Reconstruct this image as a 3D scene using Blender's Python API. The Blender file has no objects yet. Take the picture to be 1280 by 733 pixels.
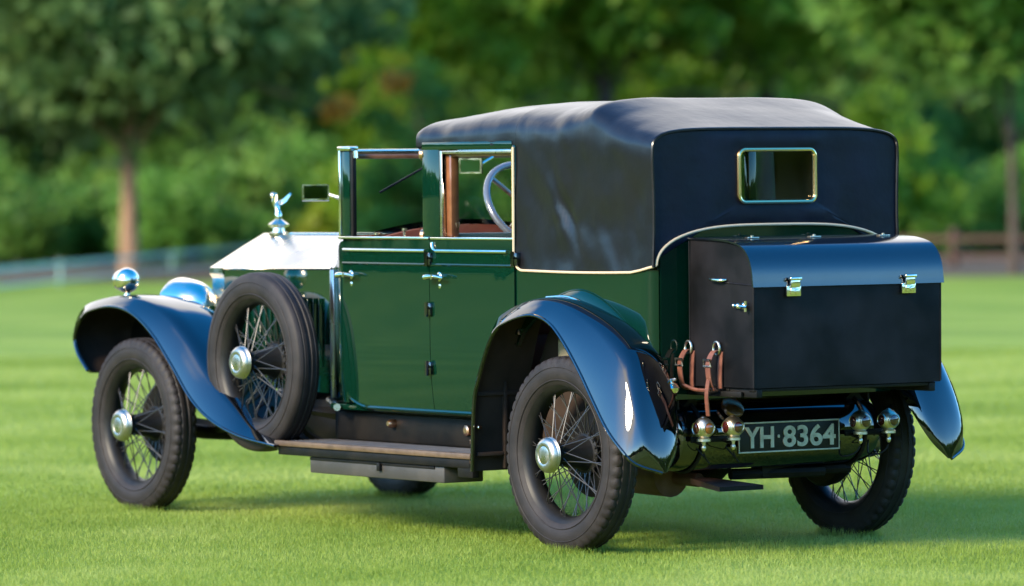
import bpy, bmesh, math, random
import numpy as np
from mathutils import Vector, Matrix, noise

rnd = random.Random(7)
SC = bpy.context.scene
COL = SC.collection
R = math.radians
PI = math.pi

# ------------------------------------------------------------------ camera
CAM = Vector((-16.3585, 12.1976, 1.4842))
YAW, PITCH, ROLL = -0.602072, 0.02367, -0.009374
def cam_axes():
    f = Vector((math.cos(YAW)*math.cos(PITCH), math.sin(YAW)*math.cos(PITCH), -math.sin(PITCH)))
    r = Vector((math.sin(YAW), -math.cos(YAW), 0))
    u = r.cross(f)
    r2 = math.cos(ROLL)*r + math.sin(ROLL)*u
    u2 = -math.sin(ROLL)*r + math.cos(ROLL)*u
    return f, r2, u2
cf, cr, cu = cam_axes()
cd = bpy.data.cameras.new('camera')
cd.sensor_width = 36.0
cd.lens = 6433.95/1280*36
cd.clip_start = 0.5
cd.clip_end = 3000
cd.dof.use_dof = True
cd.dof.focus_distance = 20.2
cd.dof.aperture_fstop = 2.25
cam = bpy.data.objects.new('camera', cd)
COL.objects.link(cam)
cam.matrix_world = Matrix(((cr.x, cu.x, -cf.x, CAM.x), (cr.y, cu.y, -cf.y, CAM.y), (cr.z, cu.z, -cf.z, CAM.z), (0, 0, 0, 1)))
SC.camera = cam

# ------------------------------------------------------------------ sky and sun
SUN_DIR = Vector((-0.08, 0.88, 0.50)).normalized()        # towards the sun
el = math.asin(SUN_DIR.z)
world = bpy.data.worlds.new('World')
SC.world = world
world.use_nodes = True
wn = world.node_tree.nodes
sky = wn.new('ShaderNodeTexSky')
sky.sky_type = 'NISHITA'
sky.sun_disc = False
sky.sun_elevation = el
sky.sun_rotation = math.atan2(SUN_DIR.x, SUN_DIR.y)
sky.air_density = 1.0
sky.dust_density = 0.2
sky.ozone_density = 2.0
hsv = wn.new('ShaderNodeHueSaturation')
hsv.inputs['Saturation'].default_value = 1.42
world.node_tree.links.new(sky.outputs[0], hsv.inputs['Color'])
wl = world.node_tree.links
# a bank of bright cloud over the far side of the field, clear blue behind the camera
wtc = wn.new('ShaderNodeTexCoord')
wdot = wn.new('ShaderNodeVectorMath'); wdot.operation = 'DOT_PRODUCT'
wdot.inputs[1].default_value = (0.93, -0.36, 0.04)
wl.new(wtc.outputs['Generated'], wdot.inputs[0])
wnz = wn.new('ShaderNodeTexNoise'); wnz.inputs['Scale'].default_value = 2.2; wnz.inputs['Detail'].default_value = 7
wl.new(wtc.outputs['Generated'], wnz.inputs['Vector'])
wad = wn.new('ShaderNodeMath'); wad.operation = 'MULTIPLY_ADD'; wad.inputs[1].default_value = 0.7
wl.new(wnz.outputs['Fac'], wad.inputs[0]); wl.new(wdot.outputs['Value'], wad.inputs[2])
wmr = wn.new('ShaderNodeMapRange'); wmr.interpolation_type = 'SMOOTHSTEP'
wmr.inputs['From Min'].default_value = 0.98; wmr.inputs['From Max'].default_value = 1.22
wl.new(wad.outputs[0], wmr.inputs['Value'])
wmx = wn.new('ShaderNodeMix'); wmx.data_type = 'RGBA'
wl.new(wmr.outputs['Result'], wmx.inputs[0]); wl.new(hsv.outputs[0], wmx.inputs[6])
wmx.inputs[7].default_value = (3.7, 3.7, 3.8, 1)
wds = wn.new('ShaderNodeVectorMath'); wds.operation = 'DOT_PRODUCT'
wds.inputs[1].default_value = SUN_DIR
wl.new(wtc.outputs['Generated'], wds.inputs[0])
wa2 = wn.new('ShaderNodeMath'); wa2.operation = 'MULTIPLY_ADD'; wa2.inputs[1].default_value = 0.35
wl.new(wnz.outputs['Fac'], wa2.inputs[0]); wl.new(wds.outputs['Value'], wa2.inputs[2])
wm2 = wn.new('ShaderNodeMapRange'); wm2.interpolation_type = 'SMOOTHSTEP'
wm2.inputs['From Min'].default_value = 1.06; wm2.inputs['From Max'].default_value = 1.25
wl.new(wa2.outputs[0], wm2.inputs['Value'])
wmy = wn.new('ShaderNodeMix'); wmy.data_type = 'RGBA'
wl.new(wm2.outputs['Result'], wmy.inputs[0]); wl.new(wmx.outputs[2], wmy.inputs[6])
wmy.inputs[7].default_value = (5.4, 5.0, 4.5, 1)
wl.new(wmy.outputs[2], wn['Background'].inputs[0])
wn['Background'].inputs[1].default_value = 0.15
sd = bpy.data.lights.new('sun', 'SUN')
sd.energy = 2.0
sd.angle = R(16.0)
sd.color = (1.0, 0.86, 0.64)
sun = bpy.data.objects.new('sun', sd)
COL.objects.link(sun)
sun.rotation_euler = (-SUN_DIR).to_track_quat('-Z', 'Y').to_euler()
SC.view_settings.view_transform = 'Standard'
SC.view_settings.look = 'None'
SC.view_settings.gamma = 1
SC.view_settings.exposure = 2.08
SC.render.engine = 'CYCLES'
SC.cycles.use_denoising = True
SC.cycles.max_bounces = 8
SC.cycles.transparent_max_bounces = 12
SC.cycles.caustics_reflective = False
SC.cycles.caustics_refractive = False

# ------------------------------------------------------------------ materials
def mat(name, col, rough=0.5, metal=0.0, spec=0.5, coat=0.0, coat_rough=0.03, coat_ior=1.5, ior=1.5, var=None, bump=None, trans=0.0, rvar=None):
    """var=(scale, second colour, [detail]); bump=(scale, strength, distance); rvar=(scale, lo, hi)"""
    m = bpy.data.materials.new(name)
    m.use_nodes = True
    nt = m.node_tree
    b = nt.nodes['Principled BSDF']
    b.inputs['Base Color'].default_value = (*col, 1)
    b.inputs['Roughness'].default_value = rough
    b.inputs['Metallic'].default_value = metal
    b.inputs['Specular IOR Level'].default_value = spec
    b.inputs['Coat Weight'].default_value = coat
    b.inputs['Coat Roughness'].default_value = coat_rough
    b.inputs['Coat IOR'].default_value = coat_ior
    b.inputs['IOR'].default_value = ior
    b.inputs['Transmission Weight'].default_value = trans
    tc = nt.nodes.new('ShaderNodeTexCoord')
    def nz(scale, detail=4.0):
        n = nt.nodes.new('ShaderNodeTexNoise')
        n.inputs['Scale'].default_value = scale
        n.inputs['Detail'].default_value = detail
        nt.links.new(tc.outputs['Object'], n.inputs['Vector'])
        return n
    if var:
        n = nz(var[0], 5.0)
        r = nt.nodes.new('ShaderNodeValToRGB')
        r.color_ramp.elements[0].position = 0.36
        r.color_ramp.elements[1].position = 0.66
        r.color_ramp.elements[0].color = (*col, 1)
        r.color_ramp.elements[1].color = (*var[1], 1)
        nt.links.new(n.outputs['Fac'], r.inputs['Fac'])
        nt.links.new(r.outputs['Color'], b.inputs['Base Color'])
    if rvar:
        n = nz(rvar[0], 4.0)
        mr = nt.nodes.new('ShaderNodeMapRange')
        mr.inputs['From Min'].default_value = 0.3
        mr.inputs['From Max'].default_value = 0.7
        mr.inputs['To Min'].default_value = rvar[1]
        mr.inputs['To Max'].default_value = rvar[2]
        nt.links.new(n.outputs['Fac'], mr.inputs['Value'])
        nt.links.new(mr.outputs['Result'], b.inputs['Roughness'])
    if bump:
        n = nz(bump[0], 6.0)
        bp = nt.nodes.new('ShaderNodeBump')
        bp.inputs['Strength'].default_value = bump[1]
        bp.inputs['Distance'].default_value = bump[2]
        nt.links.new(n.outputs['Fac'], bp.inputs['Height'])
        nt.links.new(bp.outputs['Normal'], b.inputs['Normal'])
    return m

M = {}
M['green'] = mat('green_paint', (0.0014, 0.0165, 0.0085), 0.35, spec=0.0, coat=1.0, coat_rough=0.02, bump=(2.2, 0.04, 0.01))
M['black'] = mat('black_paint', (0.0015, 0.0015, 0.002), 0.30, spec=0.0, coat=1.0, coat_rough=0.01, coat_ior=1.85, bump=(3.0, 0.03, 0.01))
M['chassis'] = mat('chassis_black', (0.005, 0.005, 0.005), 0.5, spec=0.15, var=(9, (0.012, 0.010, 0.008)), bump=(40, 0.2, 0.004))
M['lining'] = mat('fender_underside', (0.022, 0.014, 0.010), 0.8, spec=0.2, var=(7, (0.040, 0.025, 0.018)), bump=(30, 0.4, 0.004))
M['rubber'] = mat('tyre_rubber', (0.012, 0.009, 0.0085), 0.62, spec=0.3, var=(14, (0.022, 0.017, 0.016)), bump=(60, 0.25, 0.002))
M['nickel'] = mat('polished_nickel', (0.80, 0.71, 0.58), 0.14, 1.0, bump=(30, 0.05, 0.002), rvar=(20, 0.08, 0.22))
M['dullnickel'] = mat('worn_nickel', (0.52, 0.46, 0.37), 0.3, 1.0, rvar=(25, 0.2, 0.42))
M['alu'] = mat('polished_aluminium', (0.33, 0.33, 0.335), 0.26, 1.0, rvar=(5, 0.20, 0.34))
M['leather'] = mat('black_hood_leather', (0.005, 0.0047, 0.006), 0.34, spec=0.15, ior=1.5, var=(6, (0.006, 0.005, 0.0062)), bump=(7, 0.22, 0.02), rvar=(3, 0.29, 0.38), coat=0.32, coat_rough=0.22, coat_ior=1.6)
M['cloth'] = mat('rear_curtain_leather', (0.0022, 0.0027, 0.0065), 0.45, spec=0.18, var=(4, (0.005, 0.0065, 0.016)), bump=(8, 0.3, 0.015), rvar=(5, 0.38, 0.6))
M['hoodlining'] = mat('hood_inside_cloth', (0.16, 0.125, 0.07), 0.9, bump=(90, 0.2, 0.002))
M['trunk'] = mat('black_trunk_leathercloth', (0.003, 0.003, 0.0033), 0.46, spec=0.11, var=(5, (0.012, 0.0108, 0.0125)), bump=(160, 0.2, 0.001), rvar=(6, 0.36, 0.55))
M['lid'] = mat('trunk_lid_leathercloth', (0.003, 0.004, 0.007), 0.15, spec=0.5, ior=1.85, bump=(160, 0.08, 0.001), rvar=(5, 0.12, 0.20))
M['brown_leather'] = mat('brown_strap_leather', (0.11, 0.036, 0.022), 0.5, var=(40, (0.17, 0.062, 0.038)), bump=(120, 0.3, 0.002))
M['red_leather'] = mat('oxblood_seat_leather', (0.13, 0.022, 0.012), 0.45, bump=(50, 0.3, 0.004))
M['wood'] = mat('varnished_wood', (0.17, 0.060, 0.024), 0.3, coat=0.6, var=(18, (0.24, 0.095, 0.04)))
M['redwood'] = mat('red_mahogany', (0.30, 0.060, 0.025), 0.35, coat=0.5, var=(10, (0.40, 0.09, 0.04)))
M['boardwood'] = mat('running_board_edge_wood', (0.075, 0.045, 0.024), 0.5, var=(22, (0.12, 0.075, 0.042)), bump=(60, 0.3, 0.002))
M['mat'] = mat('running_board_rubber_mat', (0.035, 0.032, 0.034), 0.55, var=(12, (0.06, 0.055, 0.055)), bump=(70, 0.3, 0.002))
M['toolbox'] = mat('toolbox_grey_paint', (0.035, 0.031, 0.028), 0.5, var=(10, (0.055, 0.048, 0.042)), bump=(40, 0.2, 0.002))
M['cream'] = mat('cream_piping', (0.50, 0.38, 0.24), 0.4)
M['brass'] = mat('brass_trim', (0.80, 0.55, 0.28), 0.22, 1.0)
M['copper'] = mat('copper_fittings', (0.72, 0.40, 0.24), 0.3, 1.0)
M['rust'] = mat('rusty_exhaust', (0.11, 0.055, 0.050), 0.65, var=(15, (0.17, 0.085, 0.075)), bump=(50, 0.3, 0.003))
M['lampmetal'] = mat('tail_lamp_nickel', (0.62, 0.54, 0.42), 0.36, 1.0, rvar=(30, 0.28, 0.45))
M['amber'] = mat('amber_lens', (0.24, 0.065, 0.010), 0.08, coat=1.0)
M['redlens'] = mat('red_lens', (0.05, 0.008, 0.005), 0.08, coat=1.0)
M['platefield'] = mat('plate_black', (0.007, 0.007, 0.005), 0.5, spec=0.2, var=(12, (0.014, 0.014, 0.010)))
M['platesilver'] = mat('plate_silver', (0.30, 0.28, 0.21), 0.5, 0.2, var=(40, (0.42, 0.39, 0.30)))
M['mirror'] = mat('mirror_silvering', (0.9, 0.9, 0.9), 0.01, 1.0)
M['beige'] = mat('beige_cloth_trim', (0.34, 0.28, 0.18), 0.8)
M['spoke'] = mat('spoke_black_enamel', (0.022, 0.020, 0.019), 0.4, 0.0, coat=0.3, coat_rough=.2)
M['rimm'] = mat('rim_black_enamel', (0.007, 0.007, 0.007), 0.45, spec=0.25, var=(10, (0.016, 0.014, 0.012)))
M['hubnickel'] = mat('hub_cap_nickel', (0.46, 0.41, 0.34), 0.33, 1.0, rvar=(40, 0.25, 0.45), bump=(60, 0.1, 0.002))
M['wheelrim'] = mat('steering_rim_sky_sheen', (0.10, 0.11, 0.13), 0.2, coat=1.0)  # black rim; blue-grey sky reflection put into its base colour

def glass_mat():
    m = bpy.data.materials.new('window_glass')
    m.use_nodes = True
    nt = m.node_tree
    nt.nodes.remove(nt.nodes['Principled BSDF'])
    out = nt.nodes['Material Output']
    tr = nt.nodes.new('ShaderNodeBsdfTransparent')
    tr.inputs['Color'].default_value = (0.93, 0.97, 0.94, 1)
    gl = nt.nodes.new('ShaderNodeBsdfGlossy')
    gl.inputs['Roughness'].default_value = 0.02
    fr = nt.nodes.new('ShaderNodeFresnel')
    fr.inputs['IOR'].default_value = 1.22
    mx = nt.nodes.new('ShaderNodeMixShader')
    nt.links.new(fr.outputs[0], mx.inputs[0])
    nt.links.new(tr.outputs[0], mx.inputs[1])
    nt.links.new(gl.outputs[0], mx.inputs[2])
    nt.links.new(mx.outputs[0], out.inputs['Surface'])
    return m
M['glass'] = glass_mat()

def leaf_mat(name, c1, c2, c3, tl=0.65):
    m = bpy.data.materials.new(name)
    m.use_nodes = True
    nt = m.node_tree
    b = nt.nodes['Principled BSDF']
    b.inputs['Roughness'].default_value = 0.5
    b.inputs['Specular IOR Level'].default_value = 0.3
    g = nt.nodes.new('ShaderNodeNewGeometry')
    ramp = nt.nodes.new('ShaderNodeValToRGB')
    ramp.color_ramp.elements[0].color = (*c1, 1)
    ramp.color_ramp.elements[1].color = (*c3, 1)
    e = ramp.color_ramp.elements.new(0.5)
    e.color = (*c2, 1)
    tc = nt.nodes.new('ShaderNodeTexCoord')
    nz = nt.nodes.new('ShaderNodeTexNoise')
    nz.inputs['Scale'].default_value = 0.55
    nz.inputs['Detail'].default_value = 2
    nt.links.new(tc.outputs['Object'], nz.inputs['Vector'])
    mp = nt.nodes.new('ShaderNodeMapRange')
    mp.inputs['From Min'].default_value = 0.35
    mp.inputs['From Max'].default_value = 0.65
    nt.links.new(nz.outputs['Fac'], mp.inputs['Value'])
    mxv = nt.nodes.new('ShaderNodeMath'); mxv.operation = 'MULTIPLY_ADD'
    mxv.inputs[1].default_value = 0.4
    hv = nt.nodes.new('ShaderNodeMath'); hv.operation = 'MULTIPLY'; hv.inputs[1].default_value = 0.6
    nt.links.new(mp.outputs['Result'], hv.inputs[0])
    nt.links.new(g.outputs['Random Per Island'], mxv.inputs[0])
    nt.links.new(hv.outputs[0], mxv.inputs[2])
    nt.links.new(mxv.outputs[0], ramp.inputs['Fac'])
    nt.links.new(ramp.outputs['Color'], b.inputs['Base Color'])
    t = nt.nodes.new('ShaderNodeBsdfTranslucent')
    nt.links.new(ramp.outputs['Color'], t.inputs['Color'])
    mx = nt.nodes.new('ShaderNodeMixShader')
    mx.inputs[0].default_value = tl
    nt.links.new(b.outputs[0], mx.inputs[1])
    nt.links.new(t.outputs[0], mx.inputs[2])
    nt.links.new(mx.outputs[0], nt.nodes['Material Output'].inputs['Surface'])
    return m

# ------------------------------------------------------------------ mesh helpers
class MB:
    def __init__(s):
        s.v = []; s.f = []; s.m = []
    def add(s, verts, faces, mi=0):
        o = len(s.v)
        s.v.extend([tuple(p) for p in verts])
        s.f.extend([tuple(i+o for i in f) for f in faces])
        s.m.extend([mi]*len(faces))
    def grid(s, rows, close_u=False, close_v=False, mi=0, flip=False):
        nu, nv = len(rows), len(rows[0])
        vs = [p for r in rows for p in r]
        fs = []
        for i in range(nu if close_u else nu-1):
            for j in range(nv if close_v else nv-1):
                a = i*nv+j; b = i*nv+(j+1) % nv
                c = ((i+1) % nu)*nv+(j+1) % nv; d = ((i+1) % nu)*nv+j
                fs.append((a, d, c, b) if flip else (a, b, c, d))
        s.add(vs, fs, mi)
    def shell(s, rows, off, mi=0, mi2=None):
        """thick sheet: rows of points, off(i,j,p)->inner point"""
        nu, nv = len(rows), len(rows[0])
        inner = [[off(i, j, rows[i][j]) for j in range(nv)] for i in range(nu)]
        mi2 = mi if mi2 is None else mi2
        s.grid(rows, mi=mi)
        s.grid(inner, mi=mi2, flip=True)
        rim_a = [(i, 0) for i in range(nu)] + [(nu-1, j) for j in range(1, nv)] + [(i, nv-1) for i in range(nu-2, -1, -1)] + [(0, j) for j in range(nv-2, 0, -1)]
        s.grid([[rows[i][j] for i, j in rim_a], [inner[i][j] for i, j in rim_a]], close_v=True, mi=mi)
    def tube(s, path, r, n=8, closed=False, mi=0, sy=1.0):
        P = [Vector(p) for p in path]
        k = len(P)
        rows = []
        up = None
        for i in range(k):
            if closed:
                t = (P[(i+1) % k]-P[i-1]).normalized()
            else:
                t = (P[min(i+1, k-1)]-P[max(i-1, 0)]).normalized()
            if up is None:
                up = Vector((0, 0, 1)) if abs(t.z) < 0.9 else Vector((1, 0, 0))
            a = t.cross(up)
            if a.length < 1e-5:
                a = t.cross(Vector((0.3, 0.9, 0.1)))
            a.normalize()
            b = a.cross(t).normalized()
            up = b
            rr = r[i] if isinstance(r, (list, tuple)) else r
            rows.append([P[i]+a*math.cos(2*PI*q/n)*rr+b*math.sin(2*PI*q/n)*rr*sy for q in range(n)])
        s.grid(rows, close_u=closed, close_v=True, mi=mi, flip=False)
        if not closed:
            o = len(s.v)
            s.add(rows[0], [tuple(range(n))], mi)
            s.add(rows[-1], [tuple(reversed(range(n)))], mi)
    def lathe(s, prof, org=(0, 0, 0), axis=(0, 0, 1), n=24, mi=0, closed=False):
        """prof: list of (along, radius)"""
        ax = Vector(axis).normalized()
        q = Vector((0, 0, 1)).rotation_difference(ax)
        o = Vector(org)
        rows = []
        for h, r in prof:
            rows.append([o+q @ Vector((r*math.cos(2*PI*k/n), r*math.sin(2*PI*k/n), h)) for k in range(n)])
        s.grid(rows, close_u=closed, close_v=True, mi=mi)
        if not closed:
            s.add(rows[0], [tuple(reversed(range(n)))], mi)
            s.add(rows[-1], [tuple(range(n))], mi)
    def ball(s, c, r, n=16, mi=0, sc=(1, 1, 1)):
        rows = []
        for i in range(n//2+1):
            a = -PI/2+PI*i/(n//2)
            a = max(-PI/2+0.02, min(PI/2-0.02, a))
            rows.append([(c[0]+r*sc[0]*math.cos(a)*math.cos(2*PI*k/n), c[1]+r*sc[1]*math.cos(a)*math.sin(2*PI*k/n), c[2]+r*sc[2]*math.sin(a)) for k in range(n)])
        s.grid(rows, close_v=True, mi=mi)
        s.add(rows[0], [tuple(reversed(range(n)))], mi)
        s.add(rows[-1], [tuple(range(n))], mi)
    def box(s, lo, hi, bev=0.004, mi=0, rot=None):
        c = [(a+b)/2 for a, b in zip(lo, hi)]
        bm = bmesh.new()
        bmesh.ops.create_cube(bm, size=1.0)
        for v in bm.verts:
            v.co = Vector(((v.co.x)*(hi[0]-lo[0]), v.co.y*(hi[1]-lo[1]), v.co.z*(hi[2]-lo[2])))
        if bev > 0:
            bev = min(bev, 0.45*min(h-l for l, h in zip(lo, hi)))
            bmesh.ops.bevel(bm, geom=bm.edges[:], offset=bev, segments=2, profile=0.5, affect='EDGES')
        bm.verts.index_update()
        q = rot.to_matrix() if rot else Matrix.Identity(3)
        s.add([Vector(c)+q @ v.co for v in bm.verts], [[v.index for v in f.verts] for f in bm.faces], mi)
        bm.free()
    def prism(s, poly, d, mi=0):
        """poly: planar loop of 3D points; d: extrusion vector"""
        n = len(poly)
        a = [Vector(p) for p in poly]
        b = [p+Vector(d) for p in a]
        s.add(a+b, [tuple(range(n-1, -1, -1)), tuple(range(n, 2*n))]+[(i, (i+1) % n, n+(i+1) % n, n+i) for i in range(n)], mi)
    def mirror(s):
        """add a copy mirrored in y"""
        o = len(s.v); k = len(s.f)
        s.v.extend([(x, -y, z) for x, y, z in s.v])
        s.f.extend([tuple(i+o for i in reversed(f)) for f in s.f[:k]])
        s.m.extend(s.m[:k])
        return s
    def flipped(s):
        t = MB()
        t.v = [(x, -y, z) for x, y, z in s.v]
        t.f = [tuple(reversed(f)) for f in s.f]
        t.m = s.m[:]
        return t
    def build(s, name, mats, parent=None, angle=40, loc=None, fix=True):
        me = bpy.data.meshes.new(name)
        me.from_pydata([tuple(p) for p in s.v], [], s.f)
        if not isinstance(mats, (list, tuple)):
            mats = [mats]
        for m in mats:
            me.materials.append(m)
        me.polygons.foreach_set('material_index', s.m)
        if fix:
            bm = bmesh.new(); bm.from_mesh(me)
            bmesh.ops.remove_doubles(bm, verts=bm.verts[:], dist=1e-5)
            bmesh.ops.recalc_face_normals(bm, faces=bm.faces[:])
            bm.to_mesh(me); bm.free()
        me.polygons.foreach_set('use_smooth', [True]*len(me.polygons))
        me.set_sharp_from_angle(angle=R(angle))
        me.update()
        o = bpy.data.objects.new(name, me)
        COL.objects.link(o)
        if parent:
            o.parent = parent
        if loc:
            o.location = loc
        return o

def build_lr(mb, name, mats, parent=None, angle=40):
    """one part for each side of the car"""
    res = []
    for sg in (1, -1):
        t = MB(); idx = {}
        for f, mi in zip(mb.f, mb.m):
            if sum(mb.v[i][1] for i in f)*sg > 0:
                for i in f:
                    if i not in idx:
                        idx[i] = len(t.v); t.v.append(mb.v[i])
                t.f.append(tuple(idx[i] for i in f)); t.m.append(mi)
        if t.f: res.append(t.build(name, mats, parent, angle))
    return res
def build_each(mb, name, mats, parent=None, angle=40):
    """one part for each connected piece"""
    par = list(range(len(mb.v)))
    def find(i):
        while par[i] != i:
            par[i] = par[par[i]]; i = par[i]
        return i
    for f in mb.f:
        for i in f[1:]: par[find(i)] = find(f[0])
    grp = {}
    for f, mi in zip(mb.f, mb.m): grp.setdefault(find(f[0]), []).append((f, mi))
    for fs in grp.values():
        t = MB(); idx = {}
        for f, mi in fs:
            for i in f:
                if i not in idx:
                    idx[i] = len(t.v); t.v.append(mb.v[i])
            t.f.append(tuple(idx[i] for i in f)); t.m.append(mi)
        t.build(name, mats, parent, angle)
def tag(o, label=None, cat=None, group=None, kind=None):
    if label: o['label'] = label
    if cat: o['category'] = cat
    if group: o['group'] = group
    if kind: o['kind'] = kind
    return o
def empty(name, loc=(0, 0, 0), parent=None):
    o = bpy.data.objects.new(name, None)
    COL.objects.link(o)
    o.location = loc
    o.empty_display_size = 0.2
    if parent: o.parent = parent
    return o
def lerp(a, b, t): return a+(b-a)*t
def interp(x, xs, ys):
    return float(np.interp(x, xs, ys))
def smooth_path(pts, n):
    """Catmull-Rom through points, n samples"""
    P = [np.array(p, float) for p in pts]
    P = [2*P[0]-P[1]]+P+[2*P[-1]-P[-2]]
    out = []
    k = len(P)-3
    for q in range(n):
        t = q/(n-1)*k
        i = min(int(t), k-1); u = t-i
        a, b, c, d = P[i:i+4]
        out.append(tuple(0.5*((2*b)+(-a+c)*u+(2*a-5*b+4*c-d)*u*u+(-a+3*b-3*c+d)*u**3)))
    return out

# lawn frame: metres to the right of the view line and metres away from the camera's foot
FD = Vector((math.cos(YAW), math.sin(YAW), 0))
RD = Vector((math.sin(YAW), -math.cos(YAW), 0))
def field(right, away, z=0.0):
    p = Vector((CAM.x, CAM.y, 0))+RD*right+FD*away
    return Vector((p.x, p.y, z))

# ------------------------------------------------------------------ ground
def lawn_material():
    m = bpy.data.materials.new('mown_lawn')
    m.use_nodes = True
    nt = m.node_tree; L = nt.links
    b = nt.nodes['Principled BSDF']
    b.inputs['Roughness'].default_value = 0.8
    b.inputs['Specular IOR Level'].default_value = 0.15
    tc = nt.nodes.new('ShaderNodeTexCoord')
    def nz(scale, det=4):
        n = nt.nodes.new('ShaderNodeTexNoise'); n.inputs['Scale'].default_value = scale; n.inputs['Detail'].default_value = det
        L.new(tc.outputs['Object'], n.inputs['Vector']); return n
    def ramp(src, c0, c1, p0=0.35, p1=0.65):
        r = nt.nodes.new('ShaderNodeValToRGB')
        r.color_ramp.elements[0].position = p0; r.color_ramp.elements[1].position = p1
        r.color_ramp.elements[0].color = (*c0, 1); r.color_ramp.elements[1].color = (*c1, 1)
        L.new(src, r.inputs['Fac']); return r
    n1 = nz(0.55, 6); r1 = ramp(n1.outputs['Fac'], (0.145, 0.225, 0.030), (0.245, 0.315, 0.055))
    n2 = nz(28, 6); r2 = ramp(n2.outputs['Fac'], (0.70, 0.78, 0.6), (1.18, 1.12, 1.1), 0.3, 0.7)
    mul = nt.nodes.new('ShaderNodeMix'); mul.data_type = 'RGBA'; mul.blend_type = 'MULTIPLY'; mul.inputs[0].default_value = 1
    L.new(r1.outputs[0], mul.inputs[6]); L.new(r2.outputs[0], mul.inputs[7])
    # mower stripes
    w = nt.nodes.new('ShaderNodeTexWave'); w.inputs['Scale'].default_value = 0.06; w.inputs['Distortion'].default_value = 0.6
    mpn = nt.nodes.new('ShaderNodeMapping'); mpn.inputs['Rotation'].default_value = (0, 0, -YAW+0.12)
    L.new(tc.outputs['Object'], mpn.inputs['Vector']); L.new(mpn.outputs[0], w.inputs['Vector'])
    r3 = ramp(w.outputs['Fac'], (0.93, 0.95, 0.93), (1.07, 1.06, 1.05), 0.3, 0.7)
    mul2 = nt.nodes.new('ShaderNodeMix'); mul2.data_type = 'RGBA'; mul2.blend_type = 'MULTIPLY'; mul2.inputs[0].default_value = 1
    L.new(mul.outputs[2], mul2.inputs[6]); L.new(r3.outputs[0], mul2.inputs[7])
    L.new(mul2.outputs[2], b.inputs['Base Color'])
    bp = nt.nodes.new('ShaderNodeBump'); bp.inputs['Strength'].default_value = 0.8; bp.inputs['Distance'].default_value = 0.03
    n4 = nz(45, 5); L.new(n4.outputs['Fac'], bp.inputs['Height']); L.new(bp.outputs[0], b.inputs['Normal'])
    return m
g = MB()
S = 900
g.add([(-S, -S, 0), (S, -S, 0), (S, S, 0), (-S, S, 0)], [(0, 1, 2, 3)])
lawn = g.build('lawn', lawn_material())
tag(lawn, 'bright green mown lawn the car stands on', 'lawn', kind='structure')

M['litter'] = mat('leaf_litter', (0.045, 0.028, 0.016), 0.9, var=(0.8, (0.075, 0.055, 0.028)), bump=(6, 0.8, 0.08))
g = MB()
edge = []
for i in range(41):
    r_ = -60+3*i
    a_ = 69.5+0.08*abs(r_-10)+noise.noise(Vector((r_*0.25, 3.1, 0)))*1.4
    edge.append(field(r_, a_, 0.004))
far = [field(-60+3*i, 190, 0.004) for i in range(41)]
g.grid([edge, far])
wf = g.build('woodland_floor', M['litter'])
tag(wf, 'brown leaf littered ground under the trees beyond the lawn', 'ground', kind='structure')

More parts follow.
